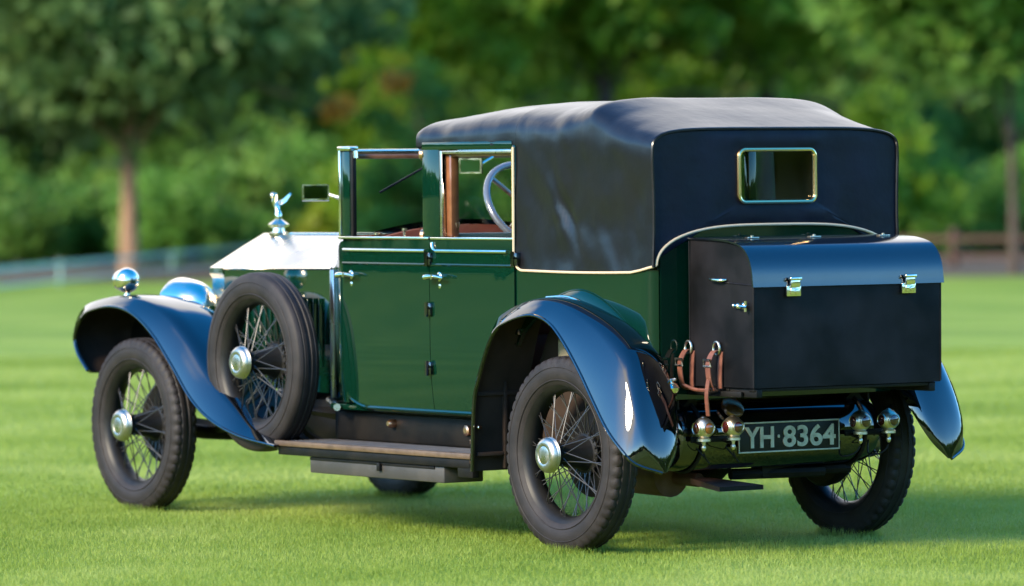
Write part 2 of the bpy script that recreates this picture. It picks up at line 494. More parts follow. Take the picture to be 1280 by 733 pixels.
def grass():
    rs = np.random.default_rng(3)
    V = []; 
    def patch(a0, a1, dens, h, wd):
        area = (a1-a0)*(0.105*(a0+a1)+0.8)
        n = int(dens*area)
        aw = np.sqrt(rs.random(n)*(a1*a1-a0*a0)+a0*a0)
        rt = (rs.random(n)-0.5)*2*(0.105*aw+0.3)
        bx = CAM.x+RD.x*rt+FD.x*aw; by = CAM.y+RD.y*rt+FD.y*aw
        th = rs.random(n)*2*PI
        hh = h*(0.55+0.9*rs.random(n)); ww = wd*(0.6+0.8*rs.random(n))
        le = rs.random(n)*0.9; la = rs.random(n)*2*PI
        z0 = np.zeros(n)
        a = np.stack([bx-np.cos(th)*ww, by-np.sin(th)*ww, z0], -1)
        b = np.stack([bx+np.cos(th)*ww, by+np.sin(th)*ww, z0], -1)
        c = np.stack([bx+np.cos(la)*le*hh, by+np.sin(la)*le*hh, hh*(1-0.25*le)], -1)
        V.append(np.stack([a, b, c], 1).reshape(-1, 3))
    patch(17.6, 23.5, 9000, 0.017, 0.0014)
    patch(23.5, 30, 4000, 0.018, 0.0024)
    patch(30, 42, 1300, 0.02, 0.004)
    for wx, wy in ((0, .683), (0, -.683), (3.28, .683), (3.28, -.683)):     # longer blades left standing round the tyres
        n = 900
        an = rs.random(n)*2*PI; q = 0.75+0.55*rs.random(n)
        bx = wx+np.cos(an)*0.13*q; by = wy+np.sin(an)*0.085*q
        th = rs.random(n)*2*PI; hh = 0.022+0.028*rs.random(n); ww = 0.0016
        le = rs.random(n)*0.8; la = rs.random(n)*2*PI; z0 = np.zeros(n)
        V.append(np.stack([np.stack([bx-np.cos(th)*ww, by-np.sin(th)*ww, z0], -1), np.stack([bx+np.cos(th)*ww, by+np.sin(th)*ww, z0], -1),
                           np.stack([bx+np.cos(la)*le*hh, by+np.sin(la)*le*hh, hh*(1-0.25*le)], -1)], 1).reshape(-1, 3))
    # tufts the mower missed
    n = 5200
    aw = 18+12*rs.random(130)**1.3; rt = (rs.random(130)-.5)*2*(0.105*aw+.3)
    cx = np.repeat(CAM.x+RD.x*rt+FD.x*aw, 40); cy = np.repeat(CAM.y+RD.y*rt+FD.y*aw, 40)
    bx = cx+rs.normal(size=n)*.035; by = cy+rs.normal(size=n)*.035
    th = rs.random(n)*2*PI; hh = 0.02+0.022*rs.random(n); ww = 0.0018; le = rs.random(n); la = rs.random(n)*2*PI; z0 = np.zeros(n)
    V.append(np.stack([np.stack([bx-np.cos(th)*ww, by-np.sin(th)*ww, z0], -1), np.stack([bx+np.cos(th)*ww, by+np.sin(th)*ww, z0], -1),
                       np.stack([bx+np.cos(la)*le*hh, by+np.sin(la)*le*hh, hh*(1-0.25*le)], -1)], 1).reshape(-1, 3))
    v = np.concatenate(V).astype(np.float32)
    nt_ = len(v)//3
    me = bpy.data.meshes.new('grass_blades')
    me.vertices.add(len(v)); me.vertices.foreach_set('co', v.ravel())
    me.loops.add(len(v)); me.loops.foreach_set('vertex_index', np.arange(len(v), dtype=np.int32))
    me.polygons.add(nt_); me.polygons.foreach_set('loop_start', np.arange(0, len(v), 3, dtype=np.int32))
    try: me.polygons.foreach_set('loop_total', np.full(nt_, 3, dtype=np.int32))
    except Exception: pass
    me.update(calc_edges=True)
    me.materials.append(leaf_mat('grass_blade', (0.18, 0.25, 0.032), (0.25, 0.33, 0.05), (0.38, 0.43, 0.12), 0.45))
    o = bpy.data.objects.new('grass_blades', me); COL.objects.link(o)
    tag(o, 'short green grass blades covering the lawn around the car', 'grass', kind='stuff')
grass()

# ------------------------------------------------------------------ trees and shrubs
M['bark'] = mat('bark_brown', (0.21, 0.115, 0.065), 0.9, var=(6, (0.29, 0.165, 0.095)), bump=(12, 0.8, 0.05))
M['barkdark'] = mat('bark_dark', (0.05, 0.035, 0.024), 0.9, var=(6, (0.08, 0.055, 0.04)), bump=(12, 0.8, 0.05))
LEAF = {
 'grey': leaf_mat('leaf_greygreen', (0.065, 0.124, 0.042), (0.142, 0.237, 0.074), (0.261, 0.362, 0.113)),
 'bright': leaf_mat('leaf_yellowgreen', (0.097, 0.190, 0.023), (0.239, 0.400, 0.035), (0.479, 0.470, 0.057)),
 'mid': leaf_mat('leaf_midgreen', (0.077, 0.162, 0.035), (0.174, 0.324, 0.057), (0.326, 0.470, 0.088)),
 'dark': leaf_mat('leaf_darkgreen', (0.077, 0.140, 0.043), (0.141, 0.235, 0.062), (0.230, 0.336, 0.090)),
 'wood': leaf_mat('leaf_wood', (0.154, 0.224, 0.076), (0.256, 0.347, 0.114), (0.358, 0.448, 0.152)),
 'shrub': leaf_mat('leaf_shrub', (0.083, 0.185, 0.033), (0.166, 0.336, 0.057), (0.282, 0.470, 0.085)),
}
M['autumn'] = leaf_mat('leaf_autumn', (0.70, 0.25, 0.03), (0.80, 0.38, 0.05), (0.85, 0.50, 0.10))

def leaves_mesh(name, clumps, per, size, rs, material):
    """clumps: array (n,4) centre+radius; per: leaves for each clump"""
    cl = np.repeat(np.array(clumps), per, axis=0)
    n = len(cl)
    d = rs.normal(size=(n, 3)); d /= np.linalg.norm(d, axis=1)[:, None]
    rad = cl[:, 3:4]*np.cbrt(rs.random((n, 1)))
    c = cl[:, :3]+d*rad*np.array([1, 1, 0.8])
    a = rs.normal(size=(n, 3)); a /= np.linalg.norm(a, axis=1)[:, None]
    b = np.cross(a, rs.normal(size=(n, 3))); b /= np.linalg.norm(b, axis=1)[:, None]
    s1 = size*(0.6+0.8*rs.random((n, 1))); s2 = s1*0.55
    q = np.stack([c-a*s1, c-b*s2, c+a*s1, c+b*s2], 1).reshape(-1, 3)
    keep = q.reshape(-1, 4, 3)[:, :, 2].min(1) > 0.02
    q = q.reshape(-1, 4, 3)[keep].reshape(-1, 3).astype(np.float32)
    n = len(q)//4
    me = bpy.data.meshes.new(name)
    me.vertices.add(len(q)); me.vertices.foreach_set('co', q.ravel())
    me.loops.add(len(q)); me.loops.foreach_set('vertex_index', np.arange(len(q), dtype=np.int32))
    me.polygons.add(n); me.polygons.foreach_set('loop_start', np.arange(0, len(q), 4, dtype=np.int32))
    try: me.polygons.foreach_set('loop_total', np.full(n, 4, dtype=np.int32))
    except Exception: pass
    me.update(calc_edges=True)
    me.materials.append(material)
    return me

def tree(right, away, trunk_r, height, crown_r, low, leaf, bark, label, seed, group=None, nclump=130, per=110, lean=0.0, autumn=0):
    rs = np.random.default_rng(seed)
    root = empty('tree', field(right, away))
    tag(root, label, 'tree', group or 'trees along the far side of the lawn')
    t = MB()
    path = []; rad = []
    for i in range(9):
        u = i/8
        path.append((lean*u*height*0.6+0.12*math.sin(3*u+seed), 0.1*math.sin(2.3*u+seed*1.7), -0.05+u*height*0.8))
        rad.append(trunk_r*(1.35-0.35*min(1, u*8))*(1-0.82*u))
    t.tube(path, rad, 12)
    for k in range(14):
        u = 0.28+0.6*k/14
        p0 = Vector(path[int(u*8)])
        an = k*2.4+seed
        ln = crown_r*(0.9-0.4*u)
        dx, dy = math.cos(an), math.sin(an)
        pts = [p0, p0+Vector((dx*ln*0.4, dy*ln*0.4, 0.35*ln)), p0+Vector((dx*ln, dy*ln, 0.35*ln-0.3))]
        t.tube(smooth_path(pts, 6), [trunk_r*0.34*(1-0.8*i/5) for i in range(6)], 6)
    t.build('trunk', M[bark], root)
    cl = []
    cz = (low+height)/2+0.3; hz = (height-low)/2
    while len(cl) < nclump:
        d = rs.normal(size=3); d /= np.linalg.norm(d)
        rr = rs.random()**0.38
        z = cz+d[2]*hz*rr
        if z < 5.0 or rs.random() < 0.35:      # more clumps on the low hanging branches
            k = crown_r*(1.2-0.75*(z-low)/(height-low))*(0.9+0.2*rs.random())
            cl.append((d[0]*k*rr, d[1]*k*rr, max(z, low), 0.45+0.65*rs.random()))
    me = leaves_mesh('crown', cl, per, 0.13, rs, LEAF[leaf])
    o = bpy.data.objects.new('crown', me); COL.objects.link(o); o.parent = root
    if autumn:
        for dx, dy, z in autumn:
            me = leaves_mesh('autumn_sprig', [(dx, dy, z, 0.26)], 70, 0.11, rs, M['autumn'])
            o = bpy.data.objects.new('autumn_sprig', me); COL.objects.link(o); o.parent = root
            o['label'] = 'orange brown autumn leaves among the green'
    return root

def fx(px, away): return (px-640)/6434*away
tree(fx(174, 75), 75, 0.13, 9, 4.2, 1.95, 'grey', 'bark', 'grey green tree with a bare pale brown trunk left of the car bonnet', 1, nclump=300)
tree(fx(335, 100), 100, 0.22, 9.5, 4.0, 1.8, 'mid', 'barkdark', 'tree with a broad dim brown trunk seen above the radiator ornament', 2, nclump=160)
tree(fx(520, 84), 84, 0.075, 10, 3.0, 2.3, 'bright', 'barkdark', 'yellow green tree with two orange brown sprigs above the windscreen', 3, nclump=170,
     autumn=[(RD.x*-1.1-FD.x*4.6, RD.y*-1.1-FD.y*4.6, 2.50), (RD.x*-.23-FD.x*4.6, RD.y*-.23-FD.y*4.6, 2.86)])
tree(fx(760, 86), 86, 0.2, 9.5, 3.4, 2.9, 'bright', 'barkdark', 'yellow green tree directly above the black hood roof', 4, nclump=180)
tree(fx(960, 88), 88, 0.2, 9.5, 3.0, 2.7, 'bright', 'barkdark', 'yellow green tree above the rear edge of the hood', 5, nclump=140)
tree(fx(1262, 71), 71, 0.065, 9, 3.0, 2.2, 'mid', 'barkdark', 'tree with a thin dark trunk at the right edge of the lawn', 6, nclump=150)
tree(fx(1120, 97), 97, 0.2, 10, 3.6, 2.0, 'dark', 'barkdark', 'dark tree in the gap right of the car hood', 7, nclump=160)
tree(fx(20, 95), 95, 0.22, 10, 4.0, 1.8, 'grey', 'barkdark', 'dim grey green tree at the left edge of the picture', 8, nclump=160)
tree(fx(640, 105), 105, 0.25, 10, 4.5, 2.0, 'mid', 'barkdark', 'mid green tree far behind between the yellow green ones', 9, nclump=160)
tree(fx(240, 106), 106, 0.25, 10, 4.5, 1.6, 'dark', 'barkdark', 'dark tree far behind to the right of the pale brown trunk', 10, nclump=170)

def shrub(right, away, w, h, leaf, label, seed):
    rs = np.random.default_rng(seed+100)
    root = empty('shrub', field(right, away)); tag(root, label, 'shrub', 'shrubs under the trees')
    st = MB()
    for k in range(7):
        an = k*2.4+seed
        st.tube(smooth_path([(0, 0, -0.03), (0.2*w*math.cos(an), 0.2*w*math.sin(an), h*0.4), (0.6*w*math.cos(an), 0.6*w*math.sin(an), h*0.85)], 5), [0.03, 0.025, 0.02, 0.015, 0.008], 6)
    st.build('stem', M['barkdark'], root)
    cl = []
    for k in range(int(46*max(1, w*h/2.2))):
        d = rs.normal(size=3); d /= np.linalg.norm(d); rr = rs.random()**0.4
        cl.append((d[0]*w*rr*(0.7+0.6*rs.random()), d[1]*w*rr, abs(d[2])*h*rr*(0.7+0.7*rs.random())+0.15, 0.2+0.35*rs.random()))
    me = leaves_mesh('foliage', cl, 60, 0.11, rs, LEAF[leaf])
    o = bpy.data.objects.new('foliage', me); COL.objects.link(o); o.parent = root
sh = [(12, 84, 1.2, 1.5, 'mid', 'leafy shrub at the far left behind the teal rails'),
      (95, 86, 1.2, 1.4, 'shrub', 'leafy shrub just left of the pale brown trunk'),
      (225, 84, 1.3, 1.35, 'shrub', 'bright shrub just right of the pale brown trunk'),
      (300, 88, 1.2, 1.6, 'mid', 'bright shrub left of the radiator ornament'),
      (395, 90, 1.3, 1.5, 'shrub', 'shrub behind the wing mirror'),
      (470, 88, 1.3, 1.7, 'bright', 'shrub seen through the windscreen opening'),
      (520, 81, 1.0, 2.1, 'mid', 'leafy shrub seen behind the windscreen and its wiper'),
      (590, 88, 1.5, 1.9, 'shrub', 'shrub seen through the rear door window'),
      (700, 92, 1.6, 2.2, 'shrub', 'shrub hidden behind the quarter of the hood'),
      (960, 92, 1.6, 2.4, 'shrub', 'shrub seen through the rear window'),
      (1105, 84, 1.1, 2.5, 'bright', 'tall bright shrub beside the right edge of the hood'),
      (1160, 90, 1.3, 2.0, 'mid', 'shrub behind the trunk lid'),
      (1225, 94, 1.2, 1.3, 'dark', 'low dark shrub left of the thin dark trunk'),
      (1290, 86, 1.2, 1.5, 'shrub', 'shrub at the right edge behind the thin dark trunk')]
sh += [(60, 95, 2.2, 4.6, 'mid', 'tall bush filling the gap left of the pale brown trunk'),
       (265, 94, 2.2, 4.8, 'mid', 'tall bush between the pale brown trunk and the radiator ornament'),
       (440, 95, 2.0, 4.2, 'bright', 'tall yellow green bush above the wing mirror'),
       (600, 95, 2.2, 4.6, 'mid', 'tall bush above the front of the hood roof'),
       (860, 98, 2.2, 4.2, 'bright', 'tall yellow green bush above the middle of the hood roof'),
       (1045, 95, 1.9, 4.4, 'mid', 'tall bush above the right rear corner of the hood'),
       (1190, 95, 2.1, 4.4, 'mid', 'tall bush above the right end of the trunk')]
for i, (px, aw, w_, h_, lf, lb) in enumerate(sh):
    shrub(fx(px, aw), aw, w_, h_, lf, lb, i)

# the wood behind, one mass
rs = np.random.default_rng(77)
cl = []
for k in range(3600):
    a_ = 116+22*rs.random(); r_ = (rs.random()-0.5)*100
    p = field(r_, a_)
    cl.append((p.x, p.y, 13*rs.random()**1.1, 1.2+1.1*rs.random()))
me = leaves_mesh('distant_wood', cl, 60, 0.42, rs, LEAF['wood'])
o = bpy.data.objects.new('distant_wood', me); COL.objects.link(o)
tag(o, 'dark wood closing the view behind all the trees', 'wood', kind='stuff')

# the wood that rings the rest of the field (seen mirrored in the paint)
rs = np.random.default_rng(78)
cl = []
for k in range(2600):
    an = YAW+0.42+(2*PI-0.84)*rs.random(); d_ = 70+14*rs.random()
    top = 8+3*noise.noise(Vector((an*6, 1.7, 0)))
    cl.append((CAM.x*.5+d_*math.cos(an)+4, CAM.y*.5+d_*math.sin(an)-4, top*rs.random()**.9, 1.6+1.2*rs.random()))
me = leaves_mesh('surrounding_wood', cl, 34, 0.75, rs, LEAF['mid'])
o = bpy.data.objects.new('surrounding_wood', me); COL.objects.link(o)
tag(o, 'ring of woodland round the other sides of the field', 'wood', kind='stuff')

# low rails at the lawn's edge
M['teal'] = mat('teal_white_rail_paint', (0.44, 0.60, 0.50), 0.5, var=(2, (0.34, 0.52, 0.42)))
M['fencewood'] = mat('brown_fence_wood', (0.055, 0.026, 0.018), 0.8, var=(3, (0.08, 0.04, 0.026)), bump=(20, 0.4, 0.01))
fe = empty('rail_fence', field(-7.5, 66)); tag(fe, 'low pale teal two rail fence at the edge of the lawn on the left', 'fence')
A, B = field(fx(-100, 61.5), 61.5), field(fx(330, 84.5), 84.5)
base = field(-7.5, 66)
n_ = 4
for zc, hh in ((0.08, 0.020), (0.29, 0.032)):
    m = MB()
    d = (B-A).normalized(); s_ = Vector((-d.y, d.x, 0))*0.02
    a0, b0 = A-base, B-base
    poly = [a0-s_+Vector((0, 0, zc-hh)), a0+s_+Vector((0, 0, zc-hh)), a0+s_+Vector((0, 0, zc+hh)), a0-s_+Vector((0, 0, zc+hh))]
    m.prism(poly, b0-a0)
    m.build('rail', M['teal'], fe)
for k in range(n_):
    p = A.lerp(B, k/(n_-1))-base
    m = MB(); m.box((p.x-0.016, p.y-0.016, -0.05), (p.x+0.016, p.y+0.016, 0.345), 0.01)
    m.build('post', M['teal'], fe)
fe = empty('timber_fence', field(7.5, 76)); tag(fe, 'low brown timber fence under the trees at the right', 'fence')
base = field(7.5, 76)
A, B = field(4.6, 77), field(10.5, 75)
for zc in (0.15, 0.42):
    m = MB(); d = (B-A).normalized(); s_ = Vector((-d.y, d.x, 0))*0.02; a0, b0 = A-base, B-base
    m.prism([a0-s_+Vector((0, 0, zc-.04)), a0+s_+Vector((0, 0, zc-.04)), a0+s_+Vector((0, 0, zc+.04)), a0-s_+Vector((0, 0, zc+.04))], b0-a0)
    m.build('rail', M['fencewood'], fe)
for k in range(4):
    p = A.lerp(B, k/3)-base
    m = MB(); m.box((p.x-0.05, p.y-0.05, -0.05), (p.x+0.05, p.y+0.05, 0.58), 0.01); m.build('post', M['fencewood'], fe)

# ================================================================== the car
WB, TR, WR = 3.28, 0.683, 0.382
car = empty('vintage_car', (0, 0, 0))
tag(car, 'dark green and black vintage town car with leather hood, wire wheels and a rear trunk', 'car')

# ---- wheels ----
def tyre_mesh(block):
    prof = [(-0.036, 0.262), (-0.052, 0.275), (-0.0635, 0.305), (-0.0640, 0.325), (-0.060, 0.350), (-0.054, 0.368), (-0.046, 0.378),
            (-0.032, 0.3815), (-0.028, 0.3775), (-0.024, 0.3820), (-0.010, 0.3830), (-0.007, 0.3790), (0.007, 0.3790), (0.010, 0.3830), (0.024, 0.3820),
            (0.028, 0.3775), (0.032, 0.3815), (0.046, 0.378), (0.054, 0.368), (0.060, 0.350), (0.0640, 0.325), (0.0635, 0.305), (0.052, 0.275), (0.036, 0.262)]
    N = 208 if block else 96
    rows = []
    for k in range(N):
        a = 2*PI*k/N
        row = []
        for i, (y, r) in enumerate(prof):
            if block and 0.030 < abs(y) < 0.0595 and r > 0.36 and k % 4 >= 3:
                r -= 0.006; y *= 0.93
            row.append((r*math.cos(a), y, r*math.sin(a)))
        rows.append(row)
    m = MB(); m.grid(rows, close_u=True)
    # raised rings on the sidewall
    for sg in (-1, 1):
        m.tube([(0.29*math.cos(2*PI*k/96), sg*0.0592, 0.29*math.sin(2*PI*k/96)) for k in range(96)], 0.0025, 5, closed=True)
        m.tube([(0.340*math.cos(2*PI*k/96), sg*0.0622, 0.340*math.sin(2*PI*k/96)) for k in range(96)], 0.002, 5, closed=True)
    return m
def make_wheel(x, side, z, name='wheel', drum=True, y=TR, block=True):
    rot = 0 if side > 0 else PI
    w = MB()      # rim and hub barrel
    n = 72
    rim = [(-0.043, 0.276), (-0.046, 0.270), (-0.040, 0.262), (-0.028, 0.250), (0.0, 0.243), (0.028, 0.250), (0.040, 0.262), (0.046, 0.270), (0.043, 0.276), (0.03, 0.266), (-0.03, 0.266)]
    w.lathe(rim, axis=(0, 1, 0), n=n, closed=True)
    hub = [(-0.075, 0.03), (-0.075, 0.085), (-0.062, 0.088), (-0.055, 0.07), (-0.03, 0.058), (0.04, 0.046), (0.075, 0.044), (0.082, 0.055), (0.092, 0.055), (0.096, 0.03)]
    w.lathe(hub, axis=(0, 1, 0), n=32)
    o = w.build(name, M['rimm'], car, loc=(x, side*y, z))
    o.rotation_euler.z = rot
    tyre_mesh(block).build('tyre', M['rubber'], o)
    s = MB()
    # laced wire spokes
    for k in range(24):
        a = 2*PI*k/24
        for (yh, rh, yr, rr, da) in ((0.070, 0.048, 0.012, 0.247, 0.42 if k % 2 else -0.42),):
            a2 = a+da
            s.tube([(rh*math.cos(a), yh, rh*math.sin(a)), (rr*math.cos(a2), yr, rr*math.sin(a2))], 0.0023, 5)
    for k in range(36):
        a = 2*PI*(k+0.5)/36
        da = 0.30 if k % 2 else -0.30
        s.tube([(0.078*math.cos(a), -0.058, 0.078*math.sin(a)), (0.247*math.cos(a+da), -0.010, 0.247*math.sin(a+da))], 0.0023, 5)
    s.build('spokes', M['spoke'], o)
    for k in range(1):
        b = MB()
        p = [(0.094, 0.038), (0.096, 0.060), (0.100, 0.0635), (0.104, 0.0600), (0.108, 0.0635), (0.112, 0.060), (0.116, 0.0630), (0.122, 0.060), (0.130, 0.054), (0.1335, 0.046), (0.1335, 0.034), (0.1320, 0.032), (0.1335, 0.028), (0.135, 0.012), (0.1352, 0.002)]
        b.lathe(p, axis=(0, 1, 0), n=40)
        b.v = [(x*1.1, y, z*1.1) for x, y, z in b.v]
        hc = b.build('hub_cap', M['hubnickel'], o)
        c = MB()
        c.lathe([(0.0905, 0.058), (0.093, 0.060), (0.0958, 0.060), (0.0962, 0.058)], axis=(0, 1, 0), n=40)
        for q in range(16):
            pass
    if drum:
        d = MB()
        d.lathe([(-0.15, 0.05), (-0.15, 0.165), (-0.135, 0.178), (-0.128, 0.178), (-0.126, 0.172), (-0.095, 0.172), (-0.085, 0.160), (-0.080, 0.09)], axis=(0, 1, 0), n=48)
        d.build('brake_drum', M['chassis'], o)
    return o
for x in (0.0, WB):
    for sgn in (1, -1):
        make_wheel(x, sgn, WR)

# ---- chassis ----
m = MB()
for sg in (1, -1):
    pts = smooth_path([(-.40, .40*sg, .57), (-0.25, .42*sg, .60), (0.3, .42*sg, .58), (0.8, .42*sg, .46), (2.2, .38*sg, .46), (3.0, .33*sg, .50), (3.6, .33*sg, .50), (3.82, .33*sg, .42)], 40)
    m.tube(pts, 0.045, 4)
m.box((0.5, -.49, .36), (2.0, .49, .48), 0.01)
m.box((2.0, -.40, .30), (3.0, .40, .52), 0.02)
frame = m.build('chassis', M['chassis'], car)
m = MB()
m.tube([(0, -.56, WR), (0, .56, WR)], 0.05, 16)
m.ball((0.0, 0.05, WR), 0.15, 20, sc=(1.1, .8, 1))
for sg in (1, -1):
    for k in range(4):
        m.tube(smooth_path([(-0.44+0.06*k, .50*sg, .44-.02*k), (0, .50*sg, .30-.022*k+.05), (0.62-.08*k, .50*sg, .40-.02*k)], 14), 0.016, 4)
m.tube([(-.1, -.02, .28), (-.35, -.42, .30)], 0.02, 8)
m.tube([(-.25, .1, .29), (-.33, -.30, .29)], 0.022, 8)
m.box((-.30, -.18, .27), (-.22, -.02, .33), 0.01)
m.build('rear_axle', M['chassis'], car)
m = MB()
m.tube(smooth_path([(WB, -.58, WR), (WB, -.3, .33), (WB, .3, .33), (WB, .58, WR)], 12), 0.032, 10)
for sg in (1, -1):
    m.tube(smooth_path([(2.75, .33*sg, .44), (WB, .33*sg, .36), (3.82, .33*sg, .42)], 14), 0.03, 4)
m.build('front_axle', M['chassis'], car)

# ---- body ----
def W(x):
    t = max(0, min(1, (x-0.9)/0.9))
    return 0.602-0.027*t*t
def tuck(z):
    return 0.022*max(0, (0.78-z)/0.28)**2
def side_pt(x, z, sg=1, d=0.0):
    return (x, sg*(W(x)-tuck(z)-d), z)
ARCH = [(0.60, 0.30), (0.60, 0.55), (0.555, 0.68), (0.46, 0.85), (0.36, 0.925), (0.20, 0.965), (0.04, 0.97), (-0.12, 0.925), (-0.27, 0.845), (-0.38, 0.78), (-0.46, 0.70)]
def arch_z(x):
    xs = [p[0] for p in ARCH[::-1]]; zs = [p[1] for p in ARCH[::-1]]
    return interp(x, xs, zs)
HOODX = 0.487
# rear quarter: side and rear face with a rounded corner
XR, RC = -0.430, 0.045
def arch_top(y):
    """lower edge of the rear curtain"""
    a = min(1, abs(y)/0.585)
    return 1.118+0.150*(1-a**3.4)**0.5
def body_shell():
    m = MB()
    for sg in (1, -1):
        # side
        rows = []
        xs = np.linspace(HOODX-0.002, XR+RC, 26)
        for x in xs:
            zb = arch_z(x)-0.02
            rows.append([side_pt(x, lerp(zb, 1.092, j/14), sg) for j in range(15)])
        for k in range(1, 6):      # corner
            a = PI/2*k/6
            rows.append([(XR+RC-RC*math.sin(a), sg*(W(0)-RC+RC*math.cos(a)-tuck(z)), z) for z in [lerp(.72, 1.10, j/14) for j in range(15)]])
        m.shell(rows, lambda i, j, p: (p[0]+(0.02 if i > 26 else 0), p[1]-sg*0.02, p[2]), 0)
    rows = []
    for i in range(41):
        y = (W(0)-RC+0.004)*(1-2*i/40)
        zt = arch_top(y)
        rows.append([(XR-0.012*math.sin(PI*j/12)*0, y, lerp(0.60, zt, j/12)) for j in range(13)])
    m.shell(rows, lambda i, j, p: (p[0]+0.02, p[1], p[2]), 0)
    # pillars and cant rail
    for sg in (1, -1):
        def bx(x0, x1, y0, y1, z0, z1, b=0.006):
            m.box((x0, min(sg*y0, sg*y1), z0), (x1, max(sg*y0, sg*y1), z1), b)
        bx(1.035, 1.165, .545, .600, 1.205, 1.588, 0.012)
        bx(HOODX, .512, .555, .602, 1.10, 1.588)
        bx(.512, 1.16, .56, .602, 1.572, 1.606)
        bx(1.075, 1.108, .50, .580, .52, 1.205)      # B post below the waist
        bx(1.775, 1.805, .50, .570, .52, 1.20)       # A post
    # rear deck shelf and floor
    m.box((-.40, -.57, .98), (-.20, .57, 1.02), 0.005)
    m.box((0.5, -.55, .49), (1.95, .55, .515), 0.004)
    return m
body = body_shell().build('body', M['green'], car)

# swelling where the body meets the rear fender
m = MB()
for sg in (1, -1):
    rows = []
    hp = [(0.30, .975), (0.16, .990), (0.03, .986), (-0.10, .948), (-0.22, .893), (-0.32, .835), (-0.395, .770)]
    hp = smooth_path([(a, 0, b) for a, b in hp], 22)
    for i, (x, _, z) in enumerate(hp):
        t = i/21
        s_ = math.sin(PI*min(1, t*1.04))**0.6
        row = []
        for j in range(9):
            u = j/8
            yy = 0.6-.004+0.040*s_*math.cos(u*PI/2)
            zz = z-0.030+0.072*s_*math.sin(u*PI/2)
            row.append((x-0.03*math.sin(u*PI/2)*(-1 if t < .4 else 1)*0, sg*yy, zz))
        rows.append(row)
    m.grid(rows)
build_lr(m, 'wheel_arch_swelling', M['green'], body)
# beads
m = MB()
for sg in (1, -1):
    pts = [(x, sg*(W(x)-tuck(.508)+.006), .508+0.05*max(0, (x-1.62)/.18)**2) for x in np.linspace(.60, 1.79, 30)]
    m.tube(pts, 0.009, 8)
build_lr(m, 'sill_moulding', M['green'], body)

# ---- doors ----
def door(x0, x1, sg, name, front):
    m = MB()
    rows = []
    for i in range(25):
        x = lerp(x0, x1, i/24)
        zb = .515
        if not front:
            zb = max(zb, arch_z(x)-0.0) if x < .60 else zb
        else:
            zb = zb+0.045*max(0, (x-1.62)/.17)**2
        rows.append([side_pt(x, lerp(zb, 1.208, j/20), sg, -0.003-(0.004 if lerp(zb, 1.208, j/20) < 1.107 else 0.0)) for j in range(21)])
    m.shell(rows, lambda i, j, p: (p[0], p[1]-sg*0.03, p[2]), 0)
    d = m.build(name, M['green'], car)
    # waist gap line, window drop moulding, sill strip
    s = MB()
    s.box((x0+.006, min(sg*(W(x0)-.03), sg*(W(x0)+.008)), 1.209), (x1-.006, max(sg*(W(x0)-.03), sg*(W(x0)+.008)), 1.219), 0.003)
    s.build('sill_strip', M['nickel'], d)
    s = MB()
    yy = lambda x: sg*(W(x)+.007)
    if front:
        pts = [(x, yy(x), 1.163) for x in np.linspace(x0+.03, x1-.01, 8)]
    else:
        pts = [(x1-.018, yy(x1), 1.198), (x1-.02, yy(x1), 1.182), (x1-.032, yy(x1), 1.168)]+[(x, yy(x), 1.163) for x in np.linspace(x1-.05, x0+.05, 8)]
    s.tube(pts, 0.0075, 8)
    s.build('window_moulding', M['nickel'], d)
    s = MB()
    s.tube([(x, yy(x)-sg*.001, 1.107) for x in np.linspace(x0+.002, x1-.002, 10)], 0.006, 6)
    s.build('waist_moulding', M['green'], d)
    # lever handle
    hx = x1-.075
    h = MB()
    h.lathe([(0, .019), (.006, .019), (.010, .011), (.034, .009), (.040, .012), (.046, .010)], (hx, sg*(W(hx)+.004), 1.058), (0, sg, 0), 16)
    h.tube(smooth_path([(hx+.055, sg*(W(hx)+.044), 1.056), (hx+.02, sg*(W(hx)+.043), 1.060), (hx-.02, sg*(W(hx)+.043), 1.060), (hx-.075, sg*(W(hx)+.042), 1.054)], 10), [.012, .012, .011, .009, .008, .007, .007, .007, .007, .005], 10)
    h.lathe([(0, .010), (.004, .010), (.006, .004)], (hx, sg*(W(hx)+.004), 1.020), (0, sg, 0), 10)
    h.build('door_handle', M['nickel'], d)
    # hinges
    for z in ((1.13, .925, .685) if front else (1.135, .86)):
        q = MB()
        xh = x0+.004 if front else x0-.006
        q.box((xh-.028, min(sg*(W(xh)-.01), sg*(W(xh)+.020)), z-.026), (xh+.018, max(sg*(W(xh)-.01), sg*(W(xh)+.020)), z+.026), 0.005)
        q.tube([(xh-.002, sg*(W(xh)+.022), z-.03), (xh-.002, sg*(W(xh)+.022), z+.03)], .008, 8)
        q.build('hinge', M['black'], d)
    return d
